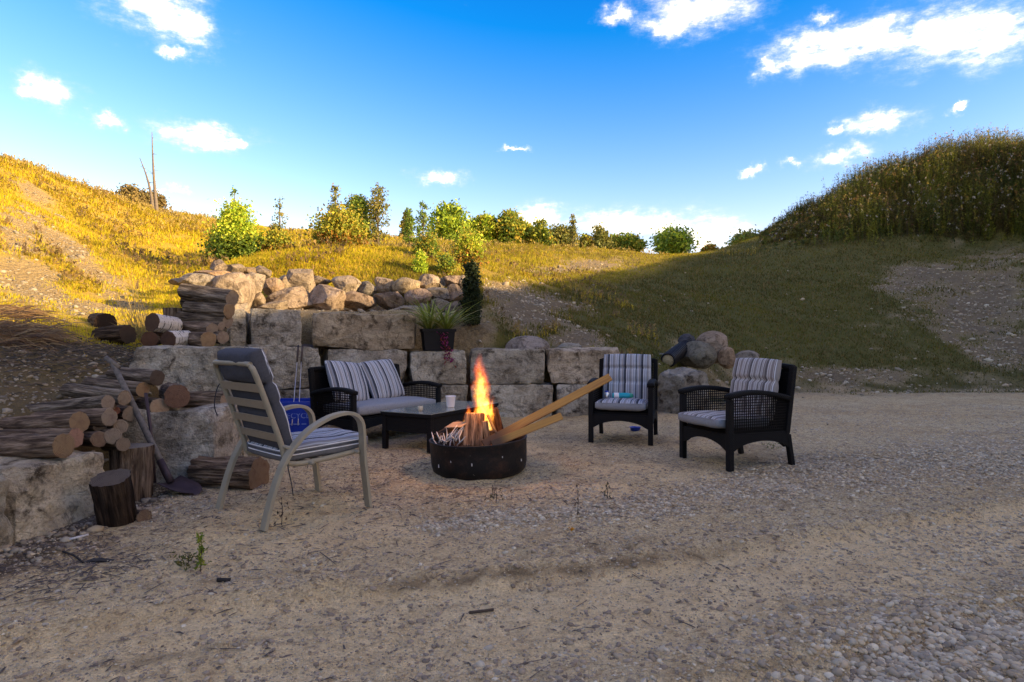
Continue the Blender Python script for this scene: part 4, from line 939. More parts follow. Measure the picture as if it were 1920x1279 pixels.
# stripes face forward: local +Z of the cushion must point forward, so its Y axis runs up the back
ob = link('back_cushion', bc, pc, (0, .108, .685), (math.atan2(.5, -.165), 0, 0)); ob.rotation_euler = (math.radians(108), 0, math.radians(180)); ob.rotation_euler = (math.radians(72), 0, math.radians(180))
hd_ = cushion_mesh('head_cushion', .50, .20, .15, [M['stripe'], M['dark_fabric']], .35, ny_=18, nx_=30, seed=33)
oh = link('head_cushion', hd_, pc, (0, .015, .925), (math.radians(72), 0, math.radians(180)))
sc_ = cushion_mesh('seat_cushion', .52, .60, .12, [M['stripe'], M['grey_fabric']], .2, nx_=30, waves=.008, seed=35)
os_ = link('seat_cushion', sc_, pc, (0, .435, .405), (math.radians(2), 0, 0))
for dz in (.022, .008, -.006): piping(.525, .605, dz, .004).build('piping', M['white'] if dz != .008 else M['dark_fabric'], os_, True)
for x, zt in ((-.262, .84), (.262, .40)):
    MB().tube(smooth_path([(x, 0.02 if zt > .5 else .17, zt), (x * 1.1, -.02 if zt > .5 else .15, zt - .06), (x * 1.2, -.03 if zt > .5 else .16, zt - .17), (x * 1.12, -.02 if zt > .5 else .18, zt - .24)], 4), .0035, 5).build('tie_string', M['cord'], pc, True)

# recycling box and the roasting forks standing in it
bin_ = empty('recycling_bin', (-2.47, 7.05, g1(-2.47, 7.05)), math.radians(6), 'blue plastic recycling box by the wall, left of the sofa', 'recycling bin')
def boxshell(w, d, h, tp):
    mb = MB(); o = []
    for z, k, ins in ((0, 1 - tp, 0), (h, 1, 0), (h, 1, .02), (.02, 1 - tp, .02)):
        o += [((sx_ * (w / 2 - ins)) * k, (sy * (d / 2 - ins)) * k, z) for sx_, sy in ((-1, -1), (1, -1), (1, 1), (-1, 1))]
    fs = [(0, 3, 2, 1), (12, 13, 14, 15)]
    for l in range(3): fs += [(l * 4 + i, l * 4 + (i + 1) % 4, l * 4 + 4 + (i + 1) % 4, l * 4 + 4 + i) for i in range(4)]
    mb.add(o, fs); return mb
boxshell(.60, .42, .40, .09).build('box_body', M['blue'], bin_, bevel=.006)
rm = MB()
for sy in (-1, 1): rm.box((0, sy * .222, .395), (.64, .03, .045))
for sx_ in (-1, 1): rm.box((sx_ * .312, 0, .3955), (.03, .415, .044))
rm.build('rim', M['blue'], bin_, bevel=.004)
def lettering(txt, size, parent, loc, rot, mat, name='lettering'):
    cu = bpy.data.curves.new('txt', 'FONT'); cu.body = txt; cu.size = size; cu.align_x = 'CENTER'; cu.extrude = .001; cu.resolution_u = 3
    to = bpy.data.objects.new('txt', cu); COL.objects.link(to); dg = bpy.context.evaluated_depsgraph_get()
    me = bpy.data.meshes.new_from_object(to.evaluated_get(dg)); bpy.data.objects.remove(to); me.materials.clear(); me.materials.append(mat)
    return link(name, me, parent, loc, rot)
lettering('WE RECYCLE', .082, bin_, (0.02, -.206, .235), (math.radians(90 - 2.7), 0, 0), M['letter'])
mbl = MB()
for k, (x, w) in enumerate([(-.16, .07), (-.08, .05), (.0, .06), (.08, .07), (.16, .05)]): mbl.box((x, -.201, .170), (w, .002, .010))
mbl.build('small_print', M['letter'], bin_)
bl_ = np.array(bin_.location)
for k, (bx_, tx) in enumerate(((550, 563), (560.5, 571))):
    a = P(bx_, 764, 6.98); b = P(tx - 6, 679, 7.5); c = P(tx, 607, 7.95); c = b + (c - b) * .42
    fk = empty('roasting_fork', a, 0, ['steel roasting fork with dark handle standing in the blue box, the left one', 'steel roasting fork with dark handle standing in the blue box, the right one'][k], 'roasting fork', 'roasting forks in the recycling box')
    dn = (a - b) / np.linalg.norm(a - b)
    MB().tube([dn * .26, b - a], .0042, 6).build('steel_rod', M['rod'], fk, True)
    MB().tube([b - a, (b + c) / 2 - a, c - a], .012, 8, radii=[.010, .0135, .011]).build('handle', M['handle_wood'], fk, True)

# things on and under the middle armchair
cm = Matrix.Translation(ch1.location) @ Matrix.Rotation(ch1.rotation_euler.z, 4, 'Z')
bt = empty('teal_bottle', cm @ Vector((-.02, -.02, .487)), 0, 'teal plastic bottle lying on the seat of the armchair facing the camera', 'bottle')
bt.rotation_euler = (0, math.radians(90), math.radians(-4))
MB().lathe([(0, -.11), (.022, -.11), (.030, -.10), (.031, .02), (.030, .06), (.022, .10), (0, .11)], 20).build('bottle_body', M['teal'], bt, True)
MB().lathe([(.0, .085), (.026, .083), (.0255, .102), (.016, .122), (0, .124)], 16).build('cap', M['green_plastic'], bt, True)
MB().lathe([(.0312, -.09), (.0318, -.088), (.0318, -.04), (.0312, -.038)], 20).build('label_band', M['white'], bt, True)
cn = empty('small_jar', cm @ Vector((-.19, -.03, .458)), 0, 'small clear-grey jar beside the teal bottle on the armchair seat', 'jar')
MB().lathe([(0, 0), (.026, 0), (.028, .01), (.027, .05), (.02, .058), (.02, .066), (0, .066)], 16).build('jar_body', M['rod'], cn, True)
MB().lathe([(0, .066), (.0215, .066), (.0215, .078), (0, .078)], 16).build('lid', M['blue'], cn, True)
tb = empty('blue_tub', (1.50, 7.6, g1(1.50, 7.6)), 0, 'small blue plastic tub on the ground under the middle armchair', 'tub')
MB().lathe([(0, 0), (.055, 0), (.064, .04), (.07, .044), (.064, .038), (.052, .008), (0, .008)], 24).build('tub_body', M['blue'], tb, True)
wc = empty('white_cup', (*P(1320, 711, 11.5)[:2], g1(*P(1320, 711, 11.5)[:2])), 0, 'tiny white plastic cup on the slope between the two armchairs', 'cup')
MB().lathe([(0, 0), (.022, 0), (.022, .05), (.045, .075), (.046, .115), (.04, .115), (.03, .06), (0, .06)], 18).build('cup_body', M['white'], wc, True)

# ------------------------------------------------------------------ fire ring, fire, boards
FX, FY = -.27, 5.25
ring = empty('fire_ring', (FX, FY, g1(FX, FY) - .015), 0, 'low round blackened steel fire ring in the middle of the gravel', 'fire ring', rot=(0, math.radians(-2.6), math.radians(20)))
wob = lambda a, z: 1 + .012 * math.sin(3 * a + 1) + .008 * math.sin(7 * a)
MB().lathe([(.335, .0), (.365, .012), (.388, .04), (.400, .09), (.404, .17), (.406, .275), (.412, .288), (.408, .297), (.398, .290), (.394, .17), (.390, .09), (.375, .04), (.33, .02)], 72, wob=wob).build('steel_wall', M['ringsteel'], ring, True)
vs = [(0, 0, .20)]; fs = []
for j, rr in enumerate((.1, .2, .3, .395)):
    for i in range(40):
        a = 2 * math.pi * i / 40; vs.append((rr * math.cos(a), rr * math.sin(a), .20 - .05 * (rr / .4) ** 2 + .03 * (vnoise(np.array([[rr * 9 * math.cos(a) + 5, rr * 9 * math.sin(a) + 5, 0]]))[0] - .5)))
for i in range(40):
    k = (i + 1) % 40; fs.append((0, 1 + i, 1 + k))
    for j in range(3): fs.append((1 + j * 40 + i, 1 + (j + 1) * 40 + i, 1 + (j + 1) * 40 + k, 1 + j * 40 + k))
link('ash_bed', new_mesh('ash', vs, fs, [M['ash']]), ring)
for a, z, h in ((-95, .15, .03), (-120, .17, .02), (-140, .12, .035), (-60, .19, .02), (-30, .13, .025), (160, .15, .02)):
    r_ = math.radians(a - 20); MB().box((.406 * math.cos(r_), .406 * math.sin(r_), z), (.006, .006, h * .7)).build('paint_chip', M['ashtwig'], ring)

def split_wood(name, label, p0, p1, w, t, tint, char=False, seed=0, mat=None):
    """squarish split piece between two points with a rough outline"""
    p0, p1 = np.array(p0, float), np.array(p1, float); v = Vector(p1 - p0); L_ = v.length; rg = np.random.default_rng(seed); u, f = BOX
    q = u * np.array([w, t, L_]) / 2; q = chop(q, [(n / np.linalg.norm(n), (np.abs(n / np.linalg.norm(n)) @ np.array([w, t, L_]) / 2) * .9) for n in (np.array([1, 1, .05]), np.array([1, -.8, 0]), np.array([-1, .7, .04]))])
    q[:, :2] *= (1 + (fbm(np.c_[q[:, 0] * 30, q[:, 1] * 30, q[:, 2] * 4] + seed, 3, seed) - .5) * .22)[:, None]
    o = link(name, new_mesh(name, q, f, [mat or M['bark']]), loc=(p0 + p1) / 2, rot=v.to_track_quat('Z', 'Y').to_euler(), color=tint); return tag(o, label, 'firewood', None)
split_wood('burning_log', 'wide split log standing upright in the fire ring below the flame', P(888, 838, 5.12), P(891, 776, 5.2), .165, .10, (1.9, 1.35, 1.05), seed=1)
split_wood('burning_log', 'narrow split stick right of the wide upright log in the fire ring', P(913, 838, 5.1), P(908, 790, 5.15), .05, .05, (1.8, 1.25, .9), seed=2)
split_wood('burning_log', 'charred log leaning at the back right of the flames', P(938, 815, 5.42), P(926, 766, 5.4), .07, .06, (.5, .3, .22), seed=3)
split_wood('burning_log', 'charred dark log at the left inside the fire ring', P(818, 822, 5.25), P(862, 795, 5.45), .07, .06, (.35, .28, .24), seed=4)
split_wood('burning_log', 'blackened log lying at the bottom of the fire ring behind the boards', P(905, 820, 5.35), P(960, 812, 5.5), .08, .08, (.3, .25, .22), seed=5)
tag(MB().bar(P(914, 778, 5.15), P(930, 812, 5.05), .018, .014).build('kindling_stick', M['board'], smooth=False), 'thin yellow kindling stick slanting beside the flame', 'stick')
tag(MB().bar(P(842, 797, 5.3), P(872, 796, 5.12), .10, .006, (0, -.6, 1)).build('cardboard_scrap', M['paper']), 'torn brown cardboard scrap at the left of the fire', 'cardboard')
rg = np.random.default_rng(5); kt = MB()
for k in range(22):
    a = P(rg.uniform(812, 862), rg.uniform(820, 838), rg.uniform(4.98, 5.2)); b = a + np.array([rg.uniform(-.05, .12), rg.uniform(-.05, .1), rg.uniform(.03, .13)])
    kt.tube([a, (a + b) / 2 + rg.normal(0, .012, 3), b], .005, 5, radii=[.005, .006, .003])
tag(kt.build('ash_white_twigs', M['ashtwig'], smooth=True), 'tangle of ash-white twigs at the left rim of the fire ring', 'kindling', kind='stuff')
EMB = Mat('glowing_ember', .9); EMB.color((.05, .02, .01)); EMB.put(EMB.b.inputs['Emission Color'], (1.0, .16, .02)); EMB.put(EMB.b.inputs['Emission Strength'], EMB.math('MULTIPLY', EMB.step(EMB.noise(EMB.coord('Object'), 45, 3), .5, .7), 3.0))
rg = np.random.default_rng(8); ev, ef = [], []
for k in range(60):
    c = P(rg.uniform(880, 945), 815, rg.uniform(5.15, 5.45)); c[2] = ring.location.z + .19 + rg.uniform(0, .04); s_ = rg.uniform(.012, .03); n0 = len(ev); ev += list(c + ICO0[0] * s_ * rg.uniform(.6, 1.2, 3)); ef += [tuple(x + n0) for x in ICO0[1]]
tag(link('embers', new_mesh('embers', ev, ef, [EMB.m])), 'bed of glowing embers under the burning logs', 'embers', kind='stuff')

def board(name, label, a, b, w, t, up):
    a, b = np.array(a), np.array(b); v = b - a; ln = np.linalg.norm(v)
    o = MB().box((0, 0, 0), (w, ln, t)).build(name, M['board'], bevel=.003); y = v / ln; u = np.array(up, float); u -= y * (u @ y); u /= np.linalg.norm(u); x = np.cross(y, u)
    o.matrix_world = Matrix(((x[0], y[0], u[0], (a + b)[0] / 2), (x[1], y[1], u[1], (a + b)[1] / 2), (x[2], y[2], u[2], (a + b)[2] / 2), (0, 0, 0, 1))); return tag(o, label, 'board')
board('pine_board', 'long yellow pine board slanting up out of the fire ring toward the armchair', P(906, 833, 5.0), P(1144, 707, 5.42), .066, .024, (.35, -1.0, .75))
board('pine_board', 'shorter yellow pine board resting low across the right rim of the fire ring', P(922, 833, 4.97), P(1053, 780, 5.16), .06, .022, (.2, -1.0, .45))
board('pine_strip', 'thin pine strip lying between the two boards in the fire ring', P(930, 818, 5.12), P(1000, 785, 5.25), .03, .02, (0, -.8, .6))

# flame: a closed body filled with glowing gas
FB = np.array([*P(897, 800, 5.2)]); FH = .66
def fl_axis(t): return .028 * math.sin(5.2 * t + .4) + .045 * t, .01 * math.sin(7 * t)
def fl_rad(t): return .21 * (t + .05) ** .35 * max(0, 1 - t) ** .85 * (1.05 + .18 * math.sin(9 * t + 1.0))
def m_flame():
    m = Mat('flame_gas'); m.t.nodes.remove(m.b); c = m.n('ShaderNodeTexCoord').outputs['Object']; s_ = m.n('ShaderNodeSeparateXYZ'); m.put(s_.inputs[0], c)
    t = m.math('DIVIDE', s_.outputs[2], FH)
    ax_ = m.math('ADD', m.math('MULTIPLY', m.math('SINE', m.math('MULTIPLY_ADD', t, 5.2, .4)), .028), m.math('MULTIPLY', t, .045)); ay = m.math('MULTIPLY', m.math('SINE', m.math('MULTIPLY', t, 7.0)), .01)
    nv_ = m.n('ShaderNodeMapping'); nv_.inputs['Scale'].default_value = (1, 1, .42); m.put(nv_.inputs[0], c)
    n1 = m.noise(nv_.outputs[0], 14, 4, .6, 1.8); n2 = m.noise(nv_.outputs[0], 42, 3, .55, .8)
    dx = m.math('SUBTRACT', s_.outputs[0], ax_); dy = m.math('SUBTRACT', s_.outputs[1], ay)
    r_ = m.math('SQRT', m.math('ADD', m.math('MULTIPLY', dx, dx), m.math('MULTIPLY', dy, dy)))
    R_ = m.math('MULTIPLY', m.math('POWER', m.math('MAXIMUM', m.math('ADD', t, .05), .001), .35), m.math('POWER', m.math('MAXIMUM', m.math('SUBTRACT', 1.0, t), .001), .85)); R_ = m.math('MULTIPLY', R_, .185)
    F = m.math('SUBTRACT', 1.0, m.math('DIVIDE', r_, R_)); F = m.math('ADD', F, m.math('MULTIPLY', m.math('SUBTRACT', n1, .5), 2.7)); F = m.math('ADD', F, m.math('MULTIPLY', m.math('SUBTRACT', n2, .5), .7))
    D = m.step(F, .08, .70)
    D = m.math('MULTIPLY', D, m.step(t, .98, .55))
    F2 = m.math('SUBTRACT', F, m.math('MULTIPLY', m.math('MAXIMUM', m.math('SUBTRACT', t, .45), 0.0), 1.2))
    col = m.ramp(F2, [(0, (1, .055, .006)), (.35, (1, .20, .015)), (.62, (1, .52, .06)), (1, (1, .80, .20))])
    e = m.n('ShaderNodeEmission'); m.put(e.inputs[0], col); m.put(e.inputs[1], m.math('MULTIPLY', D, 11.0)); m.t.links.new(e.outputs[0], m.out.inputs['Volume']); return m.m
vs, fs = [], []; NT, NS = 26, 20
for i in range(NT):
    t = i / (NT - 1); ax_, ay = fl_axis(t); r_ = max(fl_rad(min(t, .995)) * 1.02, .002)
    for j in range(NS):
        a = 2 * math.pi * j / NS; k = 1 + .22 * (vnoise(np.array([[math.cos(a) * 2 + 9, math.sin(a) * 2 + 9, t * 6]]))[0] - .5) * 2; vs.append((ax_ + r_ * k * math.cos(a), ay + r_ * k * math.sin(a), t * FH))
fs = [(i * NS + j, i * NS + (j + 1) % NS, (i + 1) * NS + (j + 1) % NS, (i + 1) * NS + j) for i in range(NT - 1) for j in range(NS)] + [tuple(range(NS))[::-1], tuple((NT - 1) * NS + j for j in range(NS))]
flame = tag(link('flame', new_mesh('flame', vs, fs, [m_flame()]), loc=FB), 'tall orange and yellow flame rising from the fire ring', 'flame')
for off, sc_ in (((.10, -.02, -.03), (.5, .5, .46)), ((-.085, .03, -.02), (.45, .45, .34))):
    tg = link('flame_tongue', flame.data, flame, off, (0, 0, 1.9)); tg.scale = sc_
fld_ = bpy.data.lights.new('fire_glow', 'POINT'); fld_.energy = 5; fld_.color = (1, .42, .10); fld_.shadow_soft_size = .07
flo = bpy.data.objects.new('fire_glow', fld_); flo.location = (0.0, -.03, .30); flo.parent = flame; COL.objects.link(flo)

# ------------------------------------------------------------------ planter, pipe
G = lambda px, d: np.array([(px - CX) / F_PX * d, d])
pl = empty('planter_box', (*G(821, 8.95), .94), math.radians(18), 'black plastic planter on the wall with arching grass and magenta trailing plants', 'planter')
boxshell(.46, .24, .30, .12).build('pot', M['black_plastic'], pl, bevel=.006)
rm = MB()
for sy in (-1, 1): rm.box((0, sy * .122, .292), (.485, .022, .04))
for sx_ in (-1, 1): rm.box((sx_ * .234, 0, .2925), (.022, .222, .039))
rm.build('pot_rim', M['black_plastic'], pl, bevel=.003)
MB().box((0, 0, .265), (.42, .2, .02)).build('soil', M['soil'], pl)
def blades(rg, n, c, length, lean, width, cols, droop=.6, segs=5):
    """arching strap leaves; returns verts, tris, colours"""
    V, T, C = [], [], []
    for k in range(n):
        a = rg.uniform(0, 2 * math.pi); L_ = length * rg.uniform(.55, 1.1); le = lean * rg.uniform(.2, 1.1); dr = droop * rg.uniform(.5, 1.3); w = width * rg.uniform(.7, 1.2)
        d = np.array([math.cos(a), math.sin(a), 0]); s_ = np.array([-d[1], d[0], 0]); col = np.array(cols[rg.integers(len(cols))]) * rg.uniform(.8, 1.2)
        b = len(V); p = np.array(c) + d * rg.uniform(0, .03)
        for i in range(segs + 1):
            t = i / segs; q = p + d * L_ * (le * t + dr * t * t * .5) + np.array([0, 0, L_ * (t * (1 - .25 * le) - dr * t * t * .75)]); ww = w * (1 - t ** 2) + .0006
            V += [q - s_ * ww / 2, q + s_ * ww / 2]; C += [col, col]
        for i in range(segs): T += [(b + 2 * i, b + 2 * i + 1, b + 2 * i + 3), (b + 2 * i, b + 2 * i + 3, b + 2 * i + 2)]
    return V, T, C
def leafmesh(name, V, T, C, mat='leaf', parent=None, loc=None):
    return link(name, new_mesh(name, np.array(V), np.array(T), [M[mat]], True, colors=np.array(C)), parent, loc)
rg = np.random.default_rng(3)
for x in (-.12, .12):
    leafmesh('grass_clump', *blades(rg, 95, (x, 0, .27), .82, 1.0, .026, [(.20, .25, .035), (.28, .31, .06), (.15, .19, .03), (.45, .44, .20)], .6, 8), parent=pl)
V, T, C = [], [], []
for k in range(150):                                     # trailing magenta foliage over the front
    t = rg.uniform(0, 1) ** .8; c = np.array([.03 + .12 * t + rg.normal(0, .035), -.13 - .03 * t + rg.normal(0, .02), .30 - .48 * t + rg.normal(0, .02)]); b = len(V)
    u = rg.normal(size=3); u[2] -= .6; u /= np.linalg.norm(u); s_ = np.cross(u, rg.normal(size=3)); s_ /= np.linalg.norm(s_); l_ = rg.uniform(.035, .07)
    V += [c, c + u * l_ * .5 + s_ * .010, c + u * l_, c + u * l_ * .5 - s_ * .010]; T += [(b, b + 1, b + 2), (b, b + 2, b + 3)]
    col = np.array([(.22, .02, .09), (.12, .015, .05), (.30, .04, .16), (.25, .05, .03)][rg.integers(4)]); C += [col] * 4
leafmesh('trailing_foliage', V, T, C, parent=pl)

pp = empty('corrugated_pipe', P(1252, 683, 10.35), 0, 'black corrugated drain pipe poking out of the slope behind the middle armchair', 'drain pipe')
pv = P(1292, 645, 11.5) - P(1252, 676, 10.35); pl_ = np.linalg.norm(pv); pd = pv / pl_; pr = []
for k in range(70): pr.append((.118 + .012 * (1 if (k // 2) % 2 else 0), k * .0185))
pipe = MB().lathe(pr + [(.10, pr[-1][1]), (.10, 0), (.118, 0)], 28).build('pipe_wall', M['black_plastic'], pp, False); pp.rotation_euler = Vector(pd).to_track_quat('Z', 'Y').to_euler(); pp.location = P(1252, 676, 10.35)
MB().lathe([(0, -.012), (.05, -.004), (.1, .02)], 20).build('straw_plug', m_plain('straw_plug', (.38, .30, .17), .95, nscale=60, amt=.8, bump=.02), pp, True)

# ------------------------------------------------------------------ trees and bushes
def leaf_cloud(rg, centres, spread, n_each, size, pal, elong=1.6, up=.0):
    """leaf-shaped quads round cluster centres"""
    cs = np.repeat(np.asarray(centres), n_each, 0); n = len(cs); sp = np.repeat(np.broadcast_to(spread, len(centres)), n_each)[:, None]
    p = cs + rg.normal(size=(n, 3)) * sp * np.array([1, 1, .8])
    u = rg.normal(size=(n, 3)); u[:, 2] += up; u /= np.linalg.norm(u, axis=1)[:, None]; w = rg.normal(size=(n, 3)); s_ = np.cross(u, w); s_ /= np.linalg.norm(s_, axis=1)[:, None]
    l_ = (size * rg.uniform(.6, 1.3, n))[:, None]; wd = l_ / elong / 2
    nrm = np.cross(u, s_); fold = nrm * l_ * .12
    V = np.stack([p - u * l_ / 2, p + s_ * wd + fold, p + u * l_ / 2, p - s_ * wd + fold], 1).reshape(-1, 3)
    b = np.arange(n)[:, None] * 4; T = np.concatenate([b + np.array([[0, 1, 2]]), b + np.array([[0, 2, 3]])], 1).reshape(-1, 3)
    pal = np.asarray(pal, float); ci = np.repeat(rg.integers(0, len(pal), len(centres)), n_each); alt = rg.integers(0, len(pal), n); ci = np.where(rg.uniform(size=n) < .3, alt, ci)
    C = pal[ci] * rg.uniform(.7, 1.3, n)[:, None]
    return V, T, np.repeat(C, 4, 0)
GRN = [(.075, .12, .016), (.10, .15, .02), (.15, .17, .02), (.06, .095, .015)]
LIME = [(.19, .25, .02), (.25, .30, .024), (.14, .20, .016), (.30, .30, .03)]
OLIVE = [(.09, .095, .02), (.13, .125, .028), (.17, .14, .03), (.10, .11, .03)]
GOLD = [(.21, .19, .02), (.22, .16, .02), (.17, .18, .022), (.12, .15, .018)]
RUST = [(.24, .10, .018), (.23, .14, .02), (.16, .14, .022), (.11, .13, .018)]
BRN = [(.10, .075, .03), (.13, .095, .035), (.085, .075, .025), (.15, .11, .04)]
CEDAR = [(.02, .032, .010), (.028, .042, .012), (.035, .045, .014)]
def tree(name, label, px, pytop, wpx, d, pal, shape='bush', dens=1.0, lean=0.0, leaf=.075, cat='bush', seed=0, low=None, group=None, base_py=None):
    rg = np.random.default_rng(seed + 1000); x, y = G(px, d); zb = g1(x, y); zt = CAM_H + (CY - pytop) / F_PX * d
    if base_py is not None: zb = CAM_H + (CY - base_py) / F_PX * d
    H = max(zt - zb, .4); W = wpx / F_PX * d
    root = empty(name, (x, y, zb - .03), 0, label, cat, group)
    prof = {'bush': lambda t: (max(t, .02) ** .35) * (max(1 - t, 0) ** .55) * 1.25, 'cone': lambda t: (1 - t) ** .8 * min(1, .35 + t * 4),
            'spire': lambda t: (.25 + .75 * math.sin(math.pi * min(1, t * 1.02)) ** .8) * (1 - .55 * t) if t > .22 else .0, 'round': lambda t: math.sin(math.pi * min(max((t - .18) / .82, 0), 1)) ** .6 if t > .18 else 0,
            'column': lambda t: min(1, .6 + t) * (1 - t) ** .45}[shape]
    n = int((78 if shape != 'spire' else 38) * dens); cen = []
    while len(cen) < n:
        t = rg.uniform(.03, 1.0); r_ = prof(t)
        if rg.uniform() > .25 + r_: continue
        a = rg.uniform(0, 2 * math.pi); q = math.sqrt(rg.uniform(.05, 1)) * r_ * W / 2 * rg.uniform(.7, 1.12)
        cen.append((math.cos(a) * q + lean * t * H, math.sin(a) * q, t * H))
    cen = np.array(cen); tr = MB()
    tk = [(lean * t * H + .02 * math.sin(9 * t + seed) * H * .3, .015 * math.cos(7 * t) * H * .3, t * H * .97) for t in np.linspace(0, 1, 9)]
    r0 = .014 + .012 * H
    tr.tube(tk, 1, 7, radii=[r0 * (1 - .88 * k / 8) + .003 for k in range(9)]).build('trunk', M['deadwood'], root, True)
    br = MB()
    for c in cen[::2]:
        tz = max(.05, c[2] / H - rg.uniform(.08, .22)); k = int(tz * 8); s_ = np.array(tk[min(k, 8)]); m_ = (s_ + c) / 2 + np.array([0, 0, -.03 * H * rg.uniform(0, 1)])
        br.tube([s_, m_, c], 1, 4, radii=[r0 * .32 + .002, r0 * .22 + .0015, .0015])
    br.build('limbs', M['deadwood'], root, True)['kind'] = 'stuff'
    sp = np.clip(.075 * W * (1.5 if shape != 'spire' else 1.15), .035, .5)
    V, T, C = leaf_cloud(rg, cen, sp, int(40 if shape != 'spire' else 24), leaf, np.array(pal) * (1.0 if pal is CEDAR else 2.1), 1.7)
    if low is not None:
        f = (V[:, 2] < H * rg.uniform(.25, .55, len(V) // 4).repeat(4)); C[f] = 1.6 * (np.array(low)[rg.integers(0, len(low), len(V) // 4)].repeat(4, 0))[f]
    leafmesh('crown', V, T, C, parent=root); return root
GB = 'young trees and bushes on the sunlit slope'
tree('green_bush', 'dense bright green bush, leftmost above the boulder wall', 442, 386, 104, 13.6, LIME, 'cone', 3.0, leaf=.075, seed=1, low=GRN, group=GB)
tree('sapling', 'thin leafy sapling rising out of the bright green bush', 440, 350, 36, 15.2, GRN, 'spire', .8, leaf=.07, cat='tree', seed=2, group=GB)
tree('sapling', 'sparse thin sapling between the bright green bush and the rust-coloured bush', 524, 372, 46, 15.0, OLIVE, 'spire', .7, leaf=.06, cat='tree', seed=3, group=GB)
tree('rust_bush', 'small rust-tinged bush right beside the bright green one', 520, 436, 58, 13.8, GOLD, 'bush', 1.3, leaf=.065, seed=4, low=RUST, group=GB)
tree('rust_bush', 'wide orange and gold bush in the middle of the slope', 636, 404, 118, 14.2, GOLD, 'bush', 2.4, leaf=.075, seed=5, low=RUST, group=GB)
tree('sapling', 'upright sapling standing above the wide orange bush', 629, 351, 46, 15.6, OLIVE, 'spire', 1.2, leaf=.075, cat='tree', seed=6, group=GB)
tree('young_tree', 'tallest spire-topped young tree right of the wide orange bush', 709, 335, 52, 16.0, OLIVE, 'spire', 1.8, leaf=.07, cat='tree', seed=7, group=GB)
tree('young_tree', 'bushy young tree leaning against the tallest spire', 672, 372, 66, 16.2, GRN + GOLD, 'round', 1.6, leaf=.075, cat='tree', seed=8, group=GB)
tree('sapling', 'slim dark sapling, left one of the pair right of the tallest spire', 768, 388, 34, 19.0, GRN, 'spire', 1.0, leaf=.075, cat='tree', seed=9, group=GB)
tree('sapling', 'slim dark sapling, right and taller one of the pair past the tallest spire', 793, 374, 36, 19.4, GRN, 'spire', 1.0, leaf=.075, cat='tree', seed=10, group=GB)
tree('yellow_bush', 'yellow-green bush just behind the dark cedar', 876, 430, 74, 14.6, LIME + GOLD, 'bush', 1.3, leaf=.065, seed=11, low=RUST, group=GB)
tree('sparse_bush', 'sparse yellow-green shrub on the slope right behind the boulders', 800, 438, 58, 14.0, GOLD + GRN, 'bush', .8, leaf=.055, seed=12, group=GB)
tree('sparse_bush', 'low olive shrub left of the dark cedar at the boulder wall', 838, 486, 46, 12.2, GOLD + GRN, 'bush', .6, leaf=.045, seed=13, group=GB)
tree('lime_bush', 'tiny yellow-green shrub touching the upper boulders', 788, 496, 34, 12.0, LIME, 'bush', .7, leaf=.045, seed=14, group=GB)
GH = 'trees standing behind the crest of the hill'
for k, (px, pt, w, d, pal, lab, sh) in enumerate([
    (842, 388, 78, 33, GRN + LIME, 'round dense green tree on the crest behind the saplings', 'round'), (912, 405, 54, 34, LIME + GOLD, 'yellow-green tree on the crest, right of the round dense one', 'round'), (957, 403, 62, 34, GOLD + GRN, 'golden-edged tree on the crest above the middle of the slope', 'round'),
    (1014, 416, 56, 34, GRN + GOLD, 'green tree on the crest left of the spindly sapling', 'cone'), (1050, 428, 54, 36, OLIVE, 'low olive tree on the crest beside the spindly sapling', 'round'), (1074, 402, 24, 33, OLIVE, 'spindly bare-looking sapling sticking up on the crest', 'spire'),
    (1126, 425, 48, 37, OLIVE, 'conical olive tree on the crest right of the spindly sapling', 'cone'), (1176, 444, 56, 38, GRN + GOLD, 'low dark green tree on the crest between conical tree and lone tree', 'round'), (1264, 434, 76, 38, GRN + LIME, 'lone broad green tree on the crest near the foot of the weedy mound', 'round'),
    (1330, 462, 34, 38, RUST, 'tiny orange bush peeking over the crest', 'bush'), (1404, 443, 66, 37, GRN + OLIVE, 'dark tree half hidden at the left foot of the weedy mound', 'round'),
    (244, 354, 58, 40, BRN, 'brown-leaved tree far behind the left hill, left one', 'round'), (284, 364, 48, 41, BRN, 'brown-leaved tree far behind the left hill, right one beside the dead trunks', 'round'), (886, 420, 44, 35, LIME + GRN, 'small yellow-green tree on the crest tucked right behind the round dense one', 'round'), (985, 424, 44, 35, GOLD + LIME, 'small golden tree on the crest between the golden-edged tree and the green cone', 'round'), (1098, 444, 40, 37, GOLD + OLIVE, 'low golden bush on the crest left of the conical olive tree', 'bush'), (1150, 446, 36, 38, LIME + OLIVE, 'low lime bush on the crest right of the conical olive tree', 'bush'), (762, 398, 30, 30, OLIVE, 'small grey-green tree on the crest behind the sapling pair', 'cone')]):
    tree('far_tree', lab, px, pt, w, d, pal, sh, 1.7 if sh == 'round' else 1.1, leaf=.19 if sh != 'spire' else .12, cat='tree', seed=40 + k, group=GH, base_py=482 if px > 400 else 415)
# dark cedar beside the planter
ce = tree('cedar', 'dark columnar cedar behind the planter', 884, 492, 40, 9.75, CEDAR, 'column', 2.6, leaf=.05, cat='tree', seed=70)
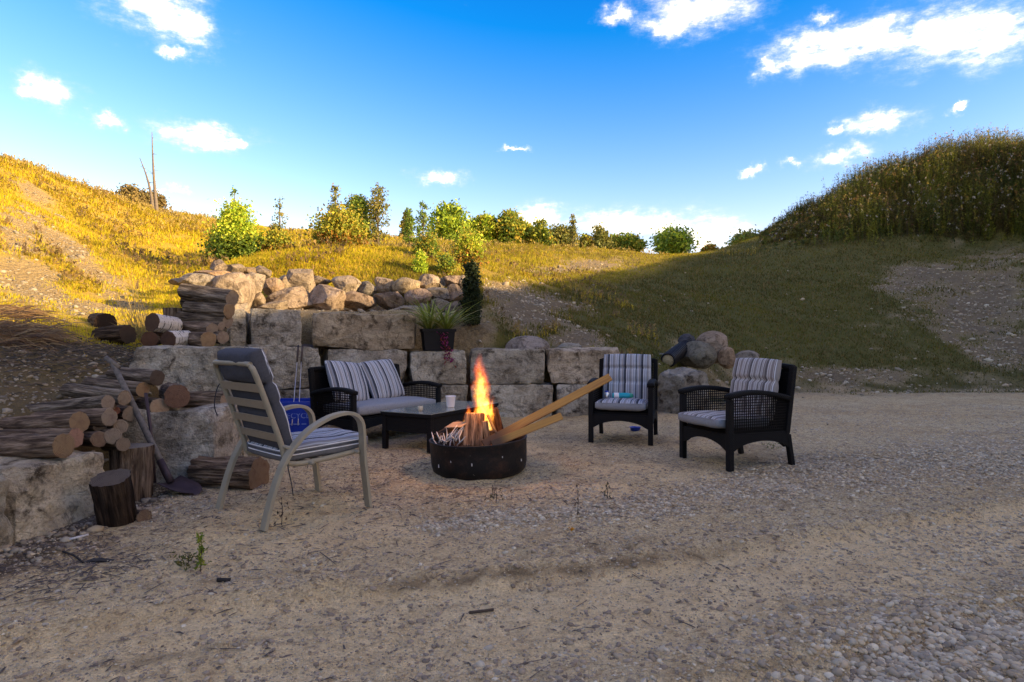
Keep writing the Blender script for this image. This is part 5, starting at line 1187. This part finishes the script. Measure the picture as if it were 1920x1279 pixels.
# dead trunks on the left hill
for k, (bx, by, tx, ty, d, lab) in enumerate([(295, 446, 285, 248, 24, 'taller bare dead trunk on the left hill'), (287, 442, 262, 296, 24.4, 'shorter bare dead trunk leaning left on the left hill')]):
    a = P(bx, by, d); a[2] = g1(a[0], a[1]) - .05; b = P(tx, ty, d); rt = empty('dead_tree', a, 0, lab, 'tree', 'dead trunks on the left hill')
    v = b - a; bend = np.array([.12 * (1 if k else -.3), 0, 0]); pts = [v * t + bend * math.sin(math.pi * t) for t in np.linspace(0, 1, 10)]
    MB().tube(pts, 1, 7, radii=[.075 * (1 - .85 * t) for t in np.linspace(0, 1, 10)]).build('trunk', M['deadwood'], rt, True)
    rr = np.random.default_rng(k + 4); tb_ = MB()
    for q in range(12):
        t = rr.uniform(.25, .95); s_ = v * t + bend * math.sin(math.pi * t); e = s_ + np.array([rr.uniform(-.5, .5), rr.uniform(-.3, .3), rr.uniform(-.1, .25)]) * (1.1 - t); tb_.tube([s_, e], 1, 4, radii=[.012, .004])
    tb_.build('twigs', M['deadwood'], rt, True)['kind'] = 'stuff'

# ------------------------------------------------------------------ grass, weeds, brush
def frustum_points(rg, n, d0, d1, margin=1.4, pw=1.0):
    """world points seen by the lens between two distances"""
    y = d0 * (d1 / d0) ** (rg.uniform(size=n) ** pw); x = rg.uniform(-1, 1, n) * .82 * margin * y; return x, y
rg = np.random.default_rng(77)
x, y = frustum_points(rg, 700000, 3.3, 36); z = gz(x, y); g_, s_, t_, pit_ = masks(x, y, z)
clump = fbm(xy3(x * 2.2, y * 2.2), 3, 61)
keep = rg.uniform(size=len(x)) < np.clip(g_ * (1 - np.clip(1.2 * pit_, 0, 1)) * np.maximum(sstep(.30, .52, clump), .75 * sstep(1, 4, x)) + .06 * s_ * g_, 0, 1)
px_, py_ = proj(x, y, z); keep &= (py_ < 740) & ~((px_ > 420) & (px_ < 800) & (y < 10.8))
x, y, z = x[keep], y[keep], z[keep]
ye = rg.uniform(10.75, 12.8, 26000); xe = (rg.uniform(330, 905, 26000) - CX) / F_PX * ye; x = np.r_[x, xe]; y = np.r_[y, ye]; z = np.r_[z, gz(xe, ye)]; clump = np.r_[clump[keep], fbm(xy3(xe * 2.2, ye * 2.2), 3, 61)]; n = len(x)   # turf along the top of the boulder wall
h = (.045 + .045 * rg.uniform(size=n)) * (1 + .6 * (clump - .5)) * np.clip(y / 13, .65, 1.7) * (1 - .4 * sstep(0, 3, x)); a = rg.uniform(0, 2 * np.pi, n); w = .0085 * np.clip(y / 10, .6, 2.2)
le = rg.normal(0, .4, (n, 2)) * h[:, None]
V = np.stack([np.c_[x - np.cos(a) * w, y - np.sin(a) * w, z - .01], np.c_[x + np.cos(a) * w, y + np.sin(a) * w, z - .01], np.c_[x + le[:, 0], y + le[:, 1], z + h]], 1).reshape(-1, 3)
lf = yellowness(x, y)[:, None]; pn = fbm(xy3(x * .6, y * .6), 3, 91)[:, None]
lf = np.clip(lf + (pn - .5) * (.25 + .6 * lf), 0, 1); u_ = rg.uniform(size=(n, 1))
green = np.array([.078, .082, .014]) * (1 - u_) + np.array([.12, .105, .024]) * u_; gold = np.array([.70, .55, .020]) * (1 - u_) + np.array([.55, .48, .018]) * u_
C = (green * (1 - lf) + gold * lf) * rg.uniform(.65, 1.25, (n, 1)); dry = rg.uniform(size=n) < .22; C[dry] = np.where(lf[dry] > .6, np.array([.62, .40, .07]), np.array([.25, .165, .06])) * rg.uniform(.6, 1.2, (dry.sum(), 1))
tag(link('grass', new_mesh('grass', V, np.arange(n * 3).reshape(-1, 3), [M['grass']], False, colors=np.repeat(C, 3, 0))), kind='stuff')
print('grass blades', n)

# tall weeds on the right mound: stems with leaves and seed heads
def weeds(name, px_range, d_range, n, hgt, test, seed, cols, heads):
    rg = np.random.default_rng(seed); V, C = [], []
    taper = name == 'tall_weeds'; x = np.empty(0); y = np.empty(0)
    while len(x) < n:
        yy = rg.uniform(*d_range, 4 * n); xx = (rg.uniform(*px_range, 4 * n) - CX) / F_PX * yy; ok = test(xx, yy, rg); x = np.r_[x, xx[ok]]; y = np.r_[y, yy[ok]]
    x, y = x[:n], y[:n]; z = gz(x, y); cl_ = fbm(xy3(x * .8, y * .8), 3, seed); H = hgt * (.2 + 1.5 * cl_) * rg.uniform(.5, 1.35, n)
    if taper: pxx, pyy = proj(x, y, z); H = H * (.3 + .7 * sstep(1420, 1600, pxx)) * (.45 + .55 * sstep(452, 425, pyy))
    le = rg.normal(0, .13, (n, 2)) * H[:, None]; ci = rg.integers(0, len(cols), n); ci = np.where(rg.uniform(size=n) < .6, (cl_ * 9).astype(int) % len(cols), ci); base = np.array(cols)[ci] * rg.uniform(.6, 1.3, n)[:, None]
    w = .011
    V.append(np.stack([np.c_[x - w, y, z], np.c_[x + w, y, z], np.c_[x + le[:, 0], y + le[:, 1], z + H]], 1)); C.append(np.repeat(base[:, None] * .7, 3, 1))
    for k in range(16):
        t = rg.uniform(.12, 1.0, n); p = np.c_[x + le[:, 0] * t, y + le[:, 1] * t, z + H * t]; a = rg.uniform(0, 2 * np.pi, n); l_ = rg.uniform(.08, .2, n) * (1.15 - .6 * t) * min(1, .25 + hgt * .75)
        dv = np.c_[np.cos(a), np.sin(a), rg.uniform(-.1, .9, n)] * l_[:, None]; sd_ = np.c_[-np.sin(a), np.cos(a), rg.normal(0, .3, n)] * (l_ * .17)[:, None]
        V.append(np.stack([p + sd_, p - sd_, p + dv], 1)); C.append(np.repeat((base * rg.uniform(.7, 1.3, (n, 1)))[:, None], 3, 1))
    hm = rg.uniform(size=n) < (.16 if taper else .4); hh = np.array(heads)[rg.integers(0, len(heads), n)]
    for k in range(6):
        p = np.c_[x + le[:, 0], y + le[:, 1], z + H][hm] + rg.normal(0, .03, (hm.sum(), 3)); s_ = rg.normal(0, .03, (hm.sum(), 3)); r_ = rg.normal(0, .03, (hm.sum(), 3))
        V.append(np.stack([p, p + s_, p + r_ + np.array([0, 0, .05])], 1)); C.append(np.repeat((hh[hm] * rg.uniform(.7, 1.2, (hm.sum(), 1)))[:, None], 3, 1))
    V = np.concatenate(V).reshape(-1, 3); C = np.concatenate(C).reshape(-1, 3)
    o = link(name, new_mesh(name, V, np.arange(len(V)).reshape(-1, 3), [M['leaf']], False, colors=C)); return tag(o, kind='stuff')
def on_mound(x, y, rg):
    z = gz(x, y); px, py = proj(x, y, z); edge = np.interp(px, [1420, 1500, 1700, 1920, 2100], [452, 446, 442, 436, 430]) + 14 * (fbm(xy3(x * .7, y * .7), 3, 87) - .5) * 2 + rg.normal(0, 9, len(x)); return (py < edge) & (px > 1425)
weeds('tall_weeds', (1425, 2060), (26.5, 36), 17000, 1.15, on_mound, 5, [(.11, .14, .03), (.17, .19, .035), (.085, .115, .03), (.18, .16, .04), (.13, .105, .04), (.26, .26, .035)], [(.45, .40, .32), (.30, .17, .05), (.36, .27, .05), (.22, .12, .06)])
def on_crest(x, y, rg):
    z = gz(x, y); px, py = proj(x, y, z); return (px < 420) & (py < 440) | ((px > 500) & (px < 1420) & (py < 480) & (rg.uniform(size=len(x)) < .5))
weeds('hill_weeds', (-40, 1420), (17, 30), 5000, .16, on_crest, 7, [(.42, .32, .03), (.34, .28, .03), (.50, .33, .05)], [(.45, .33, .09)])

def on_slope(x, y, rg):
    z = gz(x, y); g_, s_, t_, p_ = masks(x, y, z); return (fbm(xy3(x * 1.1, y * 1.1), 3, 83) > .57) & (g_ > .5) & (x < 3)
weeds('slope_weeds', (-40, 1950), (9.5, 26), 2600, .13, on_slope, 8, [(.55, .42, .04), (.46, .38, .04), (.60, .40, .07), (.36, .30, .05)], [(.30, .20, .07), (.20, .13, .06)])

# dry brush and straw on the left bank
def stalks(name, label, cat, cpx, cpy, d, sx_, sz, n, L_, cols, seed, flat=.35, kind=None, az0=None):
    rg = np.random.default_rng(seed); c = P(cpx, cpy, d); V, T, C = [], [], []
    for k in range(n):
        p = c + np.array([rg.normal(0, sx_), rg.normal(0, sx_ * .7), 0]); p[2] = g1(p[0], p[1]) + abs(rg.normal(0, sz)); a = rg.uniform(0, 2 * math.pi) if az0 is None else az0 + rg.normal(0, .5); l_ = L_ * rg.uniform(.5, 1.2)
        dv = np.array([math.cos(a), math.sin(a) * .6, rg.normal(0, flat) if az0 is not None else abs(rg.normal(0, flat))]) * l_; s_ = np.array([0, .003, .004]); m_ = p + dv * .5 + np.array([0, 0, .06 * l_]); b = len(V); e = p + dv - np.array([0, 0, .08 * l_])
        V += [p - s_, p + s_, m_ + s_, m_ - s_, e]; T += [(b, b + 1, b + 2), (b, b + 2, b + 3), (b + 3, b + 2, b + 4)]; C += [np.array(cols[rg.integers(len(cols))]) * rg.uniform(.6, 1.2)] * 5
    o = leafmesh(name, V, T, C); return tag(o, label, cat, kind=kind)
STR = [(.30, .18, .08), (.22, .12, .05), (.16, .10, .06), (.36, .25, .12)]
stalks('brush_pile', 'heap of dry brown brush at the left edge above the firewood', 'brush pile', 20, 640, 5.6, .15, .07, 650, .36, STR, 21, .2, az0=.2)
stalks('brush_pile', 'small tangle of rusty straw at the left edge higher up the bank', 'brush pile', 5, 590, 6.3, .14, .05, 260, .32, STR, 22, .2, az0=.4)
stalks('straw_tuft', 'upright tuft of straw-coloured grass left of the upper log stack', 'grass tuft', 264, 640, 6.6, .07, .02, 120, .24, [(.42, .30, .12), (.36, .27, .10)], 23, 2.2)
stalks('bank_litter', None, None, 150, 670, 5.5, .55, .01, 1200, .14, [(.10, .075, .05), (.16, .11, .07), (.06, .05, .035)], 24, .15, 'stuff')
# weeds growing in the gravel
def sprig(label, px, py, h, seed, cols, n=40, w=.03, name='weed_sprig'):
    d = CAM_H * F_PX / (py - CY); x, y = G(px, d); z0 = g1(x, y); rg = np.random.default_rng(seed); rt = empty(name, (x, y, z0), 0, label, 'weed')
    MB().tube([(0, 0, -.01), (.004, 0, h * .5), (0, .003, h)], 1, 5, radii=[.003, .0025, .001]).build('stem', M['twig'], rt, True)
    t = rg.uniform(.08, 1, n); cen = np.c_[rg.normal(0, w * .3, n), rg.normal(0, w * .3, n), t * h]; V, T, C = leaf_cloud(rg, cen, .004, 2, .024, cols, 3.0, 1.1); leafmesh('leaves', V, T, C, parent=rt)
sprig('bright green single weed sprig in the bare gravel at the lower left', 376, 1072, .185, 1, LIME, 60)
sprig('small dry weed clump left of the bright green sprig', 352, 1066, .06, 2, OLIVE, 50, .14)
sprig('thin dark dead weed under the rear leg of the patio chair', 528, 985, .16, 3, [(.09, .06, .04)], 16, .12)
sprig('little dark weed in front of the fire ring, left one', 930, 940, .10, 4, [(.10, .09, .04), (.08, .06, .04)], 26, .12)
sprig('thin upright dead weed in the gravel patch right of the ring', 1083, 965, .19, 5, [(.10, .07, .05)], 14, .05)
sprig('short dark weed beside the gravel patch below the boards', 1138, 930, .11, 6, [(.08, .07, .04)], 20, .06)
sprig('small green weed under the seat of the right armchair', 1450, 840, .06, 7, GRN, 30, .2)
sprig('green leafy weed on the wall top left of the wide grey boulder', 949, 650, .12, 8, GRN, 80, .2) if False else None

# ------------------------------------------------------------------ pebbles, stones, twigs and litter on the gravel
PEB = []
for k in range(8):
    r = np.random.default_rng(900 + k); v = ICO1[0] if k < 4 else ICO0[0]; f = ICO1[1] if k < 4 else ICO0[1]; q = chop(v.copy(), [(n / np.linalg.norm(n), r.uniform(.7, .95)) for n in r.normal(size=(6, 3))]) * np.array([1, r.uniform(.65, .95), r.uniform(.45, .7)]); PEB.append((q, f))
for k in range(4):
    r = np.random.default_rng(950 + k); PEB.append((np.array([(1, 0, 0), (.2, .9, 0), (-.9, .3, 0), (-.6, -.7, 0), (.4, -.8, 0), (.25, .1, .5), (-.3, -.1, .48)]) * r.uniform(.8, 1.1, (7, 3)), np.array([(0, 1, 5), (1, 2, 6), (1, 6, 5), (2, 3, 6), (3, 4, 6), (4, 5, 6), (4, 0, 5)])))
PCOL = np.array([(.50, .435, .33), (.40, .34, .26), (.57, .51, .41), (.50, .385, .255), (.30, .25, .19), (.54, .44, .30), (.42, .38, .32), (.64, .585, .48)])
PCOL = PCOL * np.array([1.08, .99, .78])
def place(rg, x, y, z, s, name, dom, dim=1.0):
    V, F, C = [], [], []; k = rg.integers(dom * 4, dom * 4 + 4, len(x)); b = 0
    for j in np.unique(k):
        m = np.where(k == j)[0]; q, f = PEB[j]; a = rg.uniform(0, 2 * np.pi, len(m)); ca, sa = np.cos(a)[:, None], np.sin(a)[:, None]
        tl = rg.normal(0, .25, len(m))[:, None]; X = q[None, :, 0] * ca - q[None, :, 1] * sa; Y = q[None, :, 0] * sa + q[None, :, 1] * ca; Z = q[None, :, 2] + X * tl
        v = np.stack([X * s[m][:, None] + x[m][:, None], Y * s[m][:, None] + y[m][:, None], Z * s[m][:, None] + z[m][:, None]], 2).reshape(-1, 3)
        V.append(v); F.append((f[None] + (np.arange(len(m)) * len(q))[:, None, None]).reshape(-1, 3) + b); b += len(v)
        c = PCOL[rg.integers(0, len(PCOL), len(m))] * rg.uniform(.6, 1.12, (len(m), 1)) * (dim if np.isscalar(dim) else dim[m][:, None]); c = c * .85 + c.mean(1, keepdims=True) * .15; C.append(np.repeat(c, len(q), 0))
    return new_mesh(name, np.concatenate(V), np.concatenate(F), [M['pebble']], True, colors=np.concatenate(C))
rg = np.random.default_rng(55)
n = 320000; y = rg.uniform(1.6, 10.5, n); x = rg.uniform(-1, 1, n) * 1.06 * y; dn = pebble_density(x, y)
area = .86 * 2 * (10.5 ** 2 - 1.75 ** 2) / 2; keep = rg.uniform(size=n) < dn * .66 * np.clip(y * 0 + 1, 0, 1); keep &= _poly(x, y, YARD, SOFT)[0] < -.05; keep &= (x + .27) ** 2 + (y - 5.25) ** 2 > .43 ** 2
x, y, dn = x[keep], y[keep], dn[keep]; s = (.007 + .008 * rg.gamma(1.6, .55, len(x))) * (.75 + .55 * dn); s = np.clip(s * .8, .005, .021); z = gz(x, y) - s * .05
big = np.argsort(-s / y)[:300]; rest = np.ones(len(x), bool); rest[big] = False
for i in big:                                              # the largest stones lie there one by one
    q, f = PEB[int(rg.integers(0, 4))]; me = bpy.data.meshes.get('pebble_%d' % (i % 6)) or new_mesh('pebble_%d' % (i % 6), *PEB[(i % 6) % 4], [M['loose']])
    o = link('pebble', me, ground, (x[i], y[i], z[i]), (rg.normal(0, .2), rg.normal(0, .2), rg.uniform(0, 6.28)), tuple(PCOL[rg.integers(0, len(PCOL))])); o.scale = (s[i],) * 3
near = rest & (y < 2.7); far = rest & (y >= 2.7) & (y < 6.2); vfar = rest & (y >= 6.2)
for m, nm, dom in ((near, 'gravel', 0), (far, 'gravel', 1), (vfar, 'gravel', 2)):
    tag(link(nm, place(rg, x[m], y[m], z[m], s[m], nm, dom), ground), kind='stuff')
print('pebbles', len(x), near.sum())
# clods of packed dirt
n = 16000; y = rg.uniform(1.6, 6.0, n); x = rg.uniform(-1, 1, n) * 1.0 * y; keep = (_poly(x, y, YARD, SOFT)[0] < -.02) & (fbm(xy3(x * 2.5, y * 2.5), 3, 17) > .47) & ((x + .27) ** 2 + (y - 5.25) ** 2 > .43 ** 2); x, y = x[keep], y[keep]
s = .004 + .006 * rg.gamma(1.2, .7, len(x)); z = gz(x, y); keepcol = PCOL; PCOL = np.array([(.40, .29, .17), (.33, .235, .14), (.45, .335, .20), (.27, .19, .11)])
tag(link('dirt_clods', place(rg, x, y, z, np.clip(s, .004, .02), 'dirt_clods', 1), ground), kind='stuff'); PCOL = keepcol; print('clods', len(x))
# fine grit
n = 80000; y = rg.uniform(1.6, 6.5, n); x = rg.uniform(-1, 1, n) * 1.02 * y; keep = (_poly(x, y, YARD, SOFT)[0] < -.02) & (rg.uniform(size=n) < .25 + .75 * fbm(xy3(x * 2, y * 2), 3, 15)) & ((x + .27) ** 2 + (y - 5.25) ** 2 > .42 ** 2)
x, y = x[keep], y[keep]; s = rg.uniform(.0025, .0062, len(x)); z = gz(x, y) + s * .2
OCT = (np.array([(1, 0, 0), (0, 1, 0), (-1, 0, 0), (0, -1, 0), (0, 0, .8), (0, 0, -.8)], float), np.array([(0, 1, 4), (1, 2, 4), (2, 3, 4), (3, 0, 4)]))
V = (OCT[0][None] * s[:, None, None] * rg.uniform(.7, 1.3, (len(x), 1, 3)) + np.c_[x, y, z][:, None]).reshape(-1, 3); Ff = (OCT[1][None] + (np.arange(len(x)) * 6)[:, None, None]).reshape(-1, 3)
tag(link('grit', new_mesh('grit', V, Ff, [M['pebble']], True, colors=np.repeat(PCOL[rg.integers(0, len(PCOL), len(x))] * rg.uniform(.55, 1.1, (len(x), 1)), 6, 0)), ground), kind='stuff')
# stones on the banks
n = 190000; x, y = frustum_points(rg, n, 3.0, 26); z = gz(x, y); g_, s_, t_, pit_ = masks(x, y, z); keep = rg.uniform(size=n) < np.clip(s_ * (.36 + .34 * sstep(2, 6, x)) + pit_ * .28 + .006 * g_, 0, 1)
x, y, z = x[keep], y[keep], z[keep]; s = np.clip(.010 + .016 * rg.gamma(1.3, .7, len(x)), .008, .10) * np.clip(y / 12, .55, 1.3)
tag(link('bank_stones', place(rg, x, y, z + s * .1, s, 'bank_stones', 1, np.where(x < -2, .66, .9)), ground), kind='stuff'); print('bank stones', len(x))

# twigs, bark crumbs and dead leaves
mb_v, mb_t, mb_c = [], [], []
spots = [(-1.35, 4.6, .5, 160), (-2.35, 3.4, .35, 200), (-1.3, 3.4, .6, 90), (1.15, 6.7, .4, 160), (2.05, 5.6, .4, 110), (-.75, 5.4, .35, 150), (-.2, 4.55, .4, 130), (.8, 4.4, .5, 70), (0, 3.2, 1.3, 120), (2.2, 4.0, 1.2, 70), (-1.6, 2.6, .7, 60), (-2.0, 2.95, .16, 110), (-2.35, 2.9, .25, 120), (-.4, 6.3, .5, 120)]
for cx_, cy_, sp, n in spots:
    for k in range(int(n * 1.8)):
        p = np.array([rg.normal(cx_, sp), rg.normal(cy_, sp), 0])
        if p[1] < 1.8 or (p[0] + .27) ** 2 + (p[1] - 5.25) ** 2 < .2: continue
        if _poly(p[:1], p[1:2], YARD, SOFT)[0][0] > -.05: continue
        p[2] = g1(p[0], p[1]) + .004; a = rg.uniform(0, 6.28); l_ = rg.uniform(.012, .05) if rg.uniform() < .8 else rg.uniform(.06, .16); w = rg.uniform(.0015, .0035) if l_ > .05 else rg.uniform(.0015, .0048)
        d = np.array([math.cos(a), math.sin(a), rg.normal(0, .12)]); s_ = np.array([-d[1], d[0], 0]); b = len(mb_v); up_ = np.array([0, 0, w])
        mb_v += [p - d * l_ / 2 - s_ * w, p - d * l_ / 2 + s_ * w, p + d * l_ / 2 + s_ * w * .6, p + d * l_ / 2 - s_ * w * .6, p + up_ * 1.4]; mb_t += [(b, b + 1, b + 4), (b + 1, b + 2, b + 4), (b + 2, b + 3, b + 4), (b + 3, b, b + 4)]
        mb_c += [np.array([(.07, .05, .036), (.11, .08, .055), (.045, .034, .027), (.17, .125, .085)][rg.integers(4)])] * 5
leafmesh('twig_litter', mb_v, mb_t, mb_c, 'pebble', ground)['kind'] = 'stuff'
def gp(px, py): d = CAM_H * F_PX / (py - CY); q = G(px, d); return np.array([q[0], q[1], g1(*q)])
tag(link('charred_chunk', boulder_mesh((.13, .05, .03), 81, 14, .25, 'char', ICO1), loc=gp(188, 1058) + np.array([0, 0, .004]), rot=(0, 0, .25)), 'flat charred wood chunk on the gravel below the left wall', 'charcoal')
tag(MB().tube(smooth_path([gp(118, 1040) + np.array([0, 0, .006]), gp(138, 1046) + np.array([0, 0, .012]), gp(156, 1058) + np.array([0, 0, .006])], 3), .005, 6).build('charred_stick', M['char'], smooth=True), 'bent charred stick beside the flat charred chunk', 'stick')
tag(MB().tube([gp(128, 1019) + np.array([0, 0, .008]), gp(166, 1011) + np.array([0, 0, .012])], .007, 6).build('pale_stick', M['ashtwig'], smooth=True), 'pale peeled stick on the ground at the foot of the left wall', 'stick')
tag(MB().tube([gp(407, 1091) + np.array([0, 0, .008]), gp(432, 1090) + np.array([0, 0, .008])], .009, 6).build('black_stick', M['char'], smooth=True), 'short black stick right of the bright green sprig', 'stick')
tag(MB().tube(smooth_path([gp(880, 1128) + np.array([0, 0, .006]), gp(905, 1124) + np.array([0, 0, .012]), gp(925, 1119) + np.array([0, 0, .006])], 3), .006, 6).build('brown_stick', M['twig'], smooth=True), 'thin brown stick on the sandy wheel track', 'stick')
lv = gp(1072, 988); V, T, C = leaf_cloud(np.random.default_rng(2), [lv + np.array([0, 0, .012])], .004, 3, .05, [(.55, .26, .02)], 1.4); tag(leafmesh('fallen_leaf', V, T, C), 'single orange fallen leaf on the gravel in front of the fire', 'leaf')
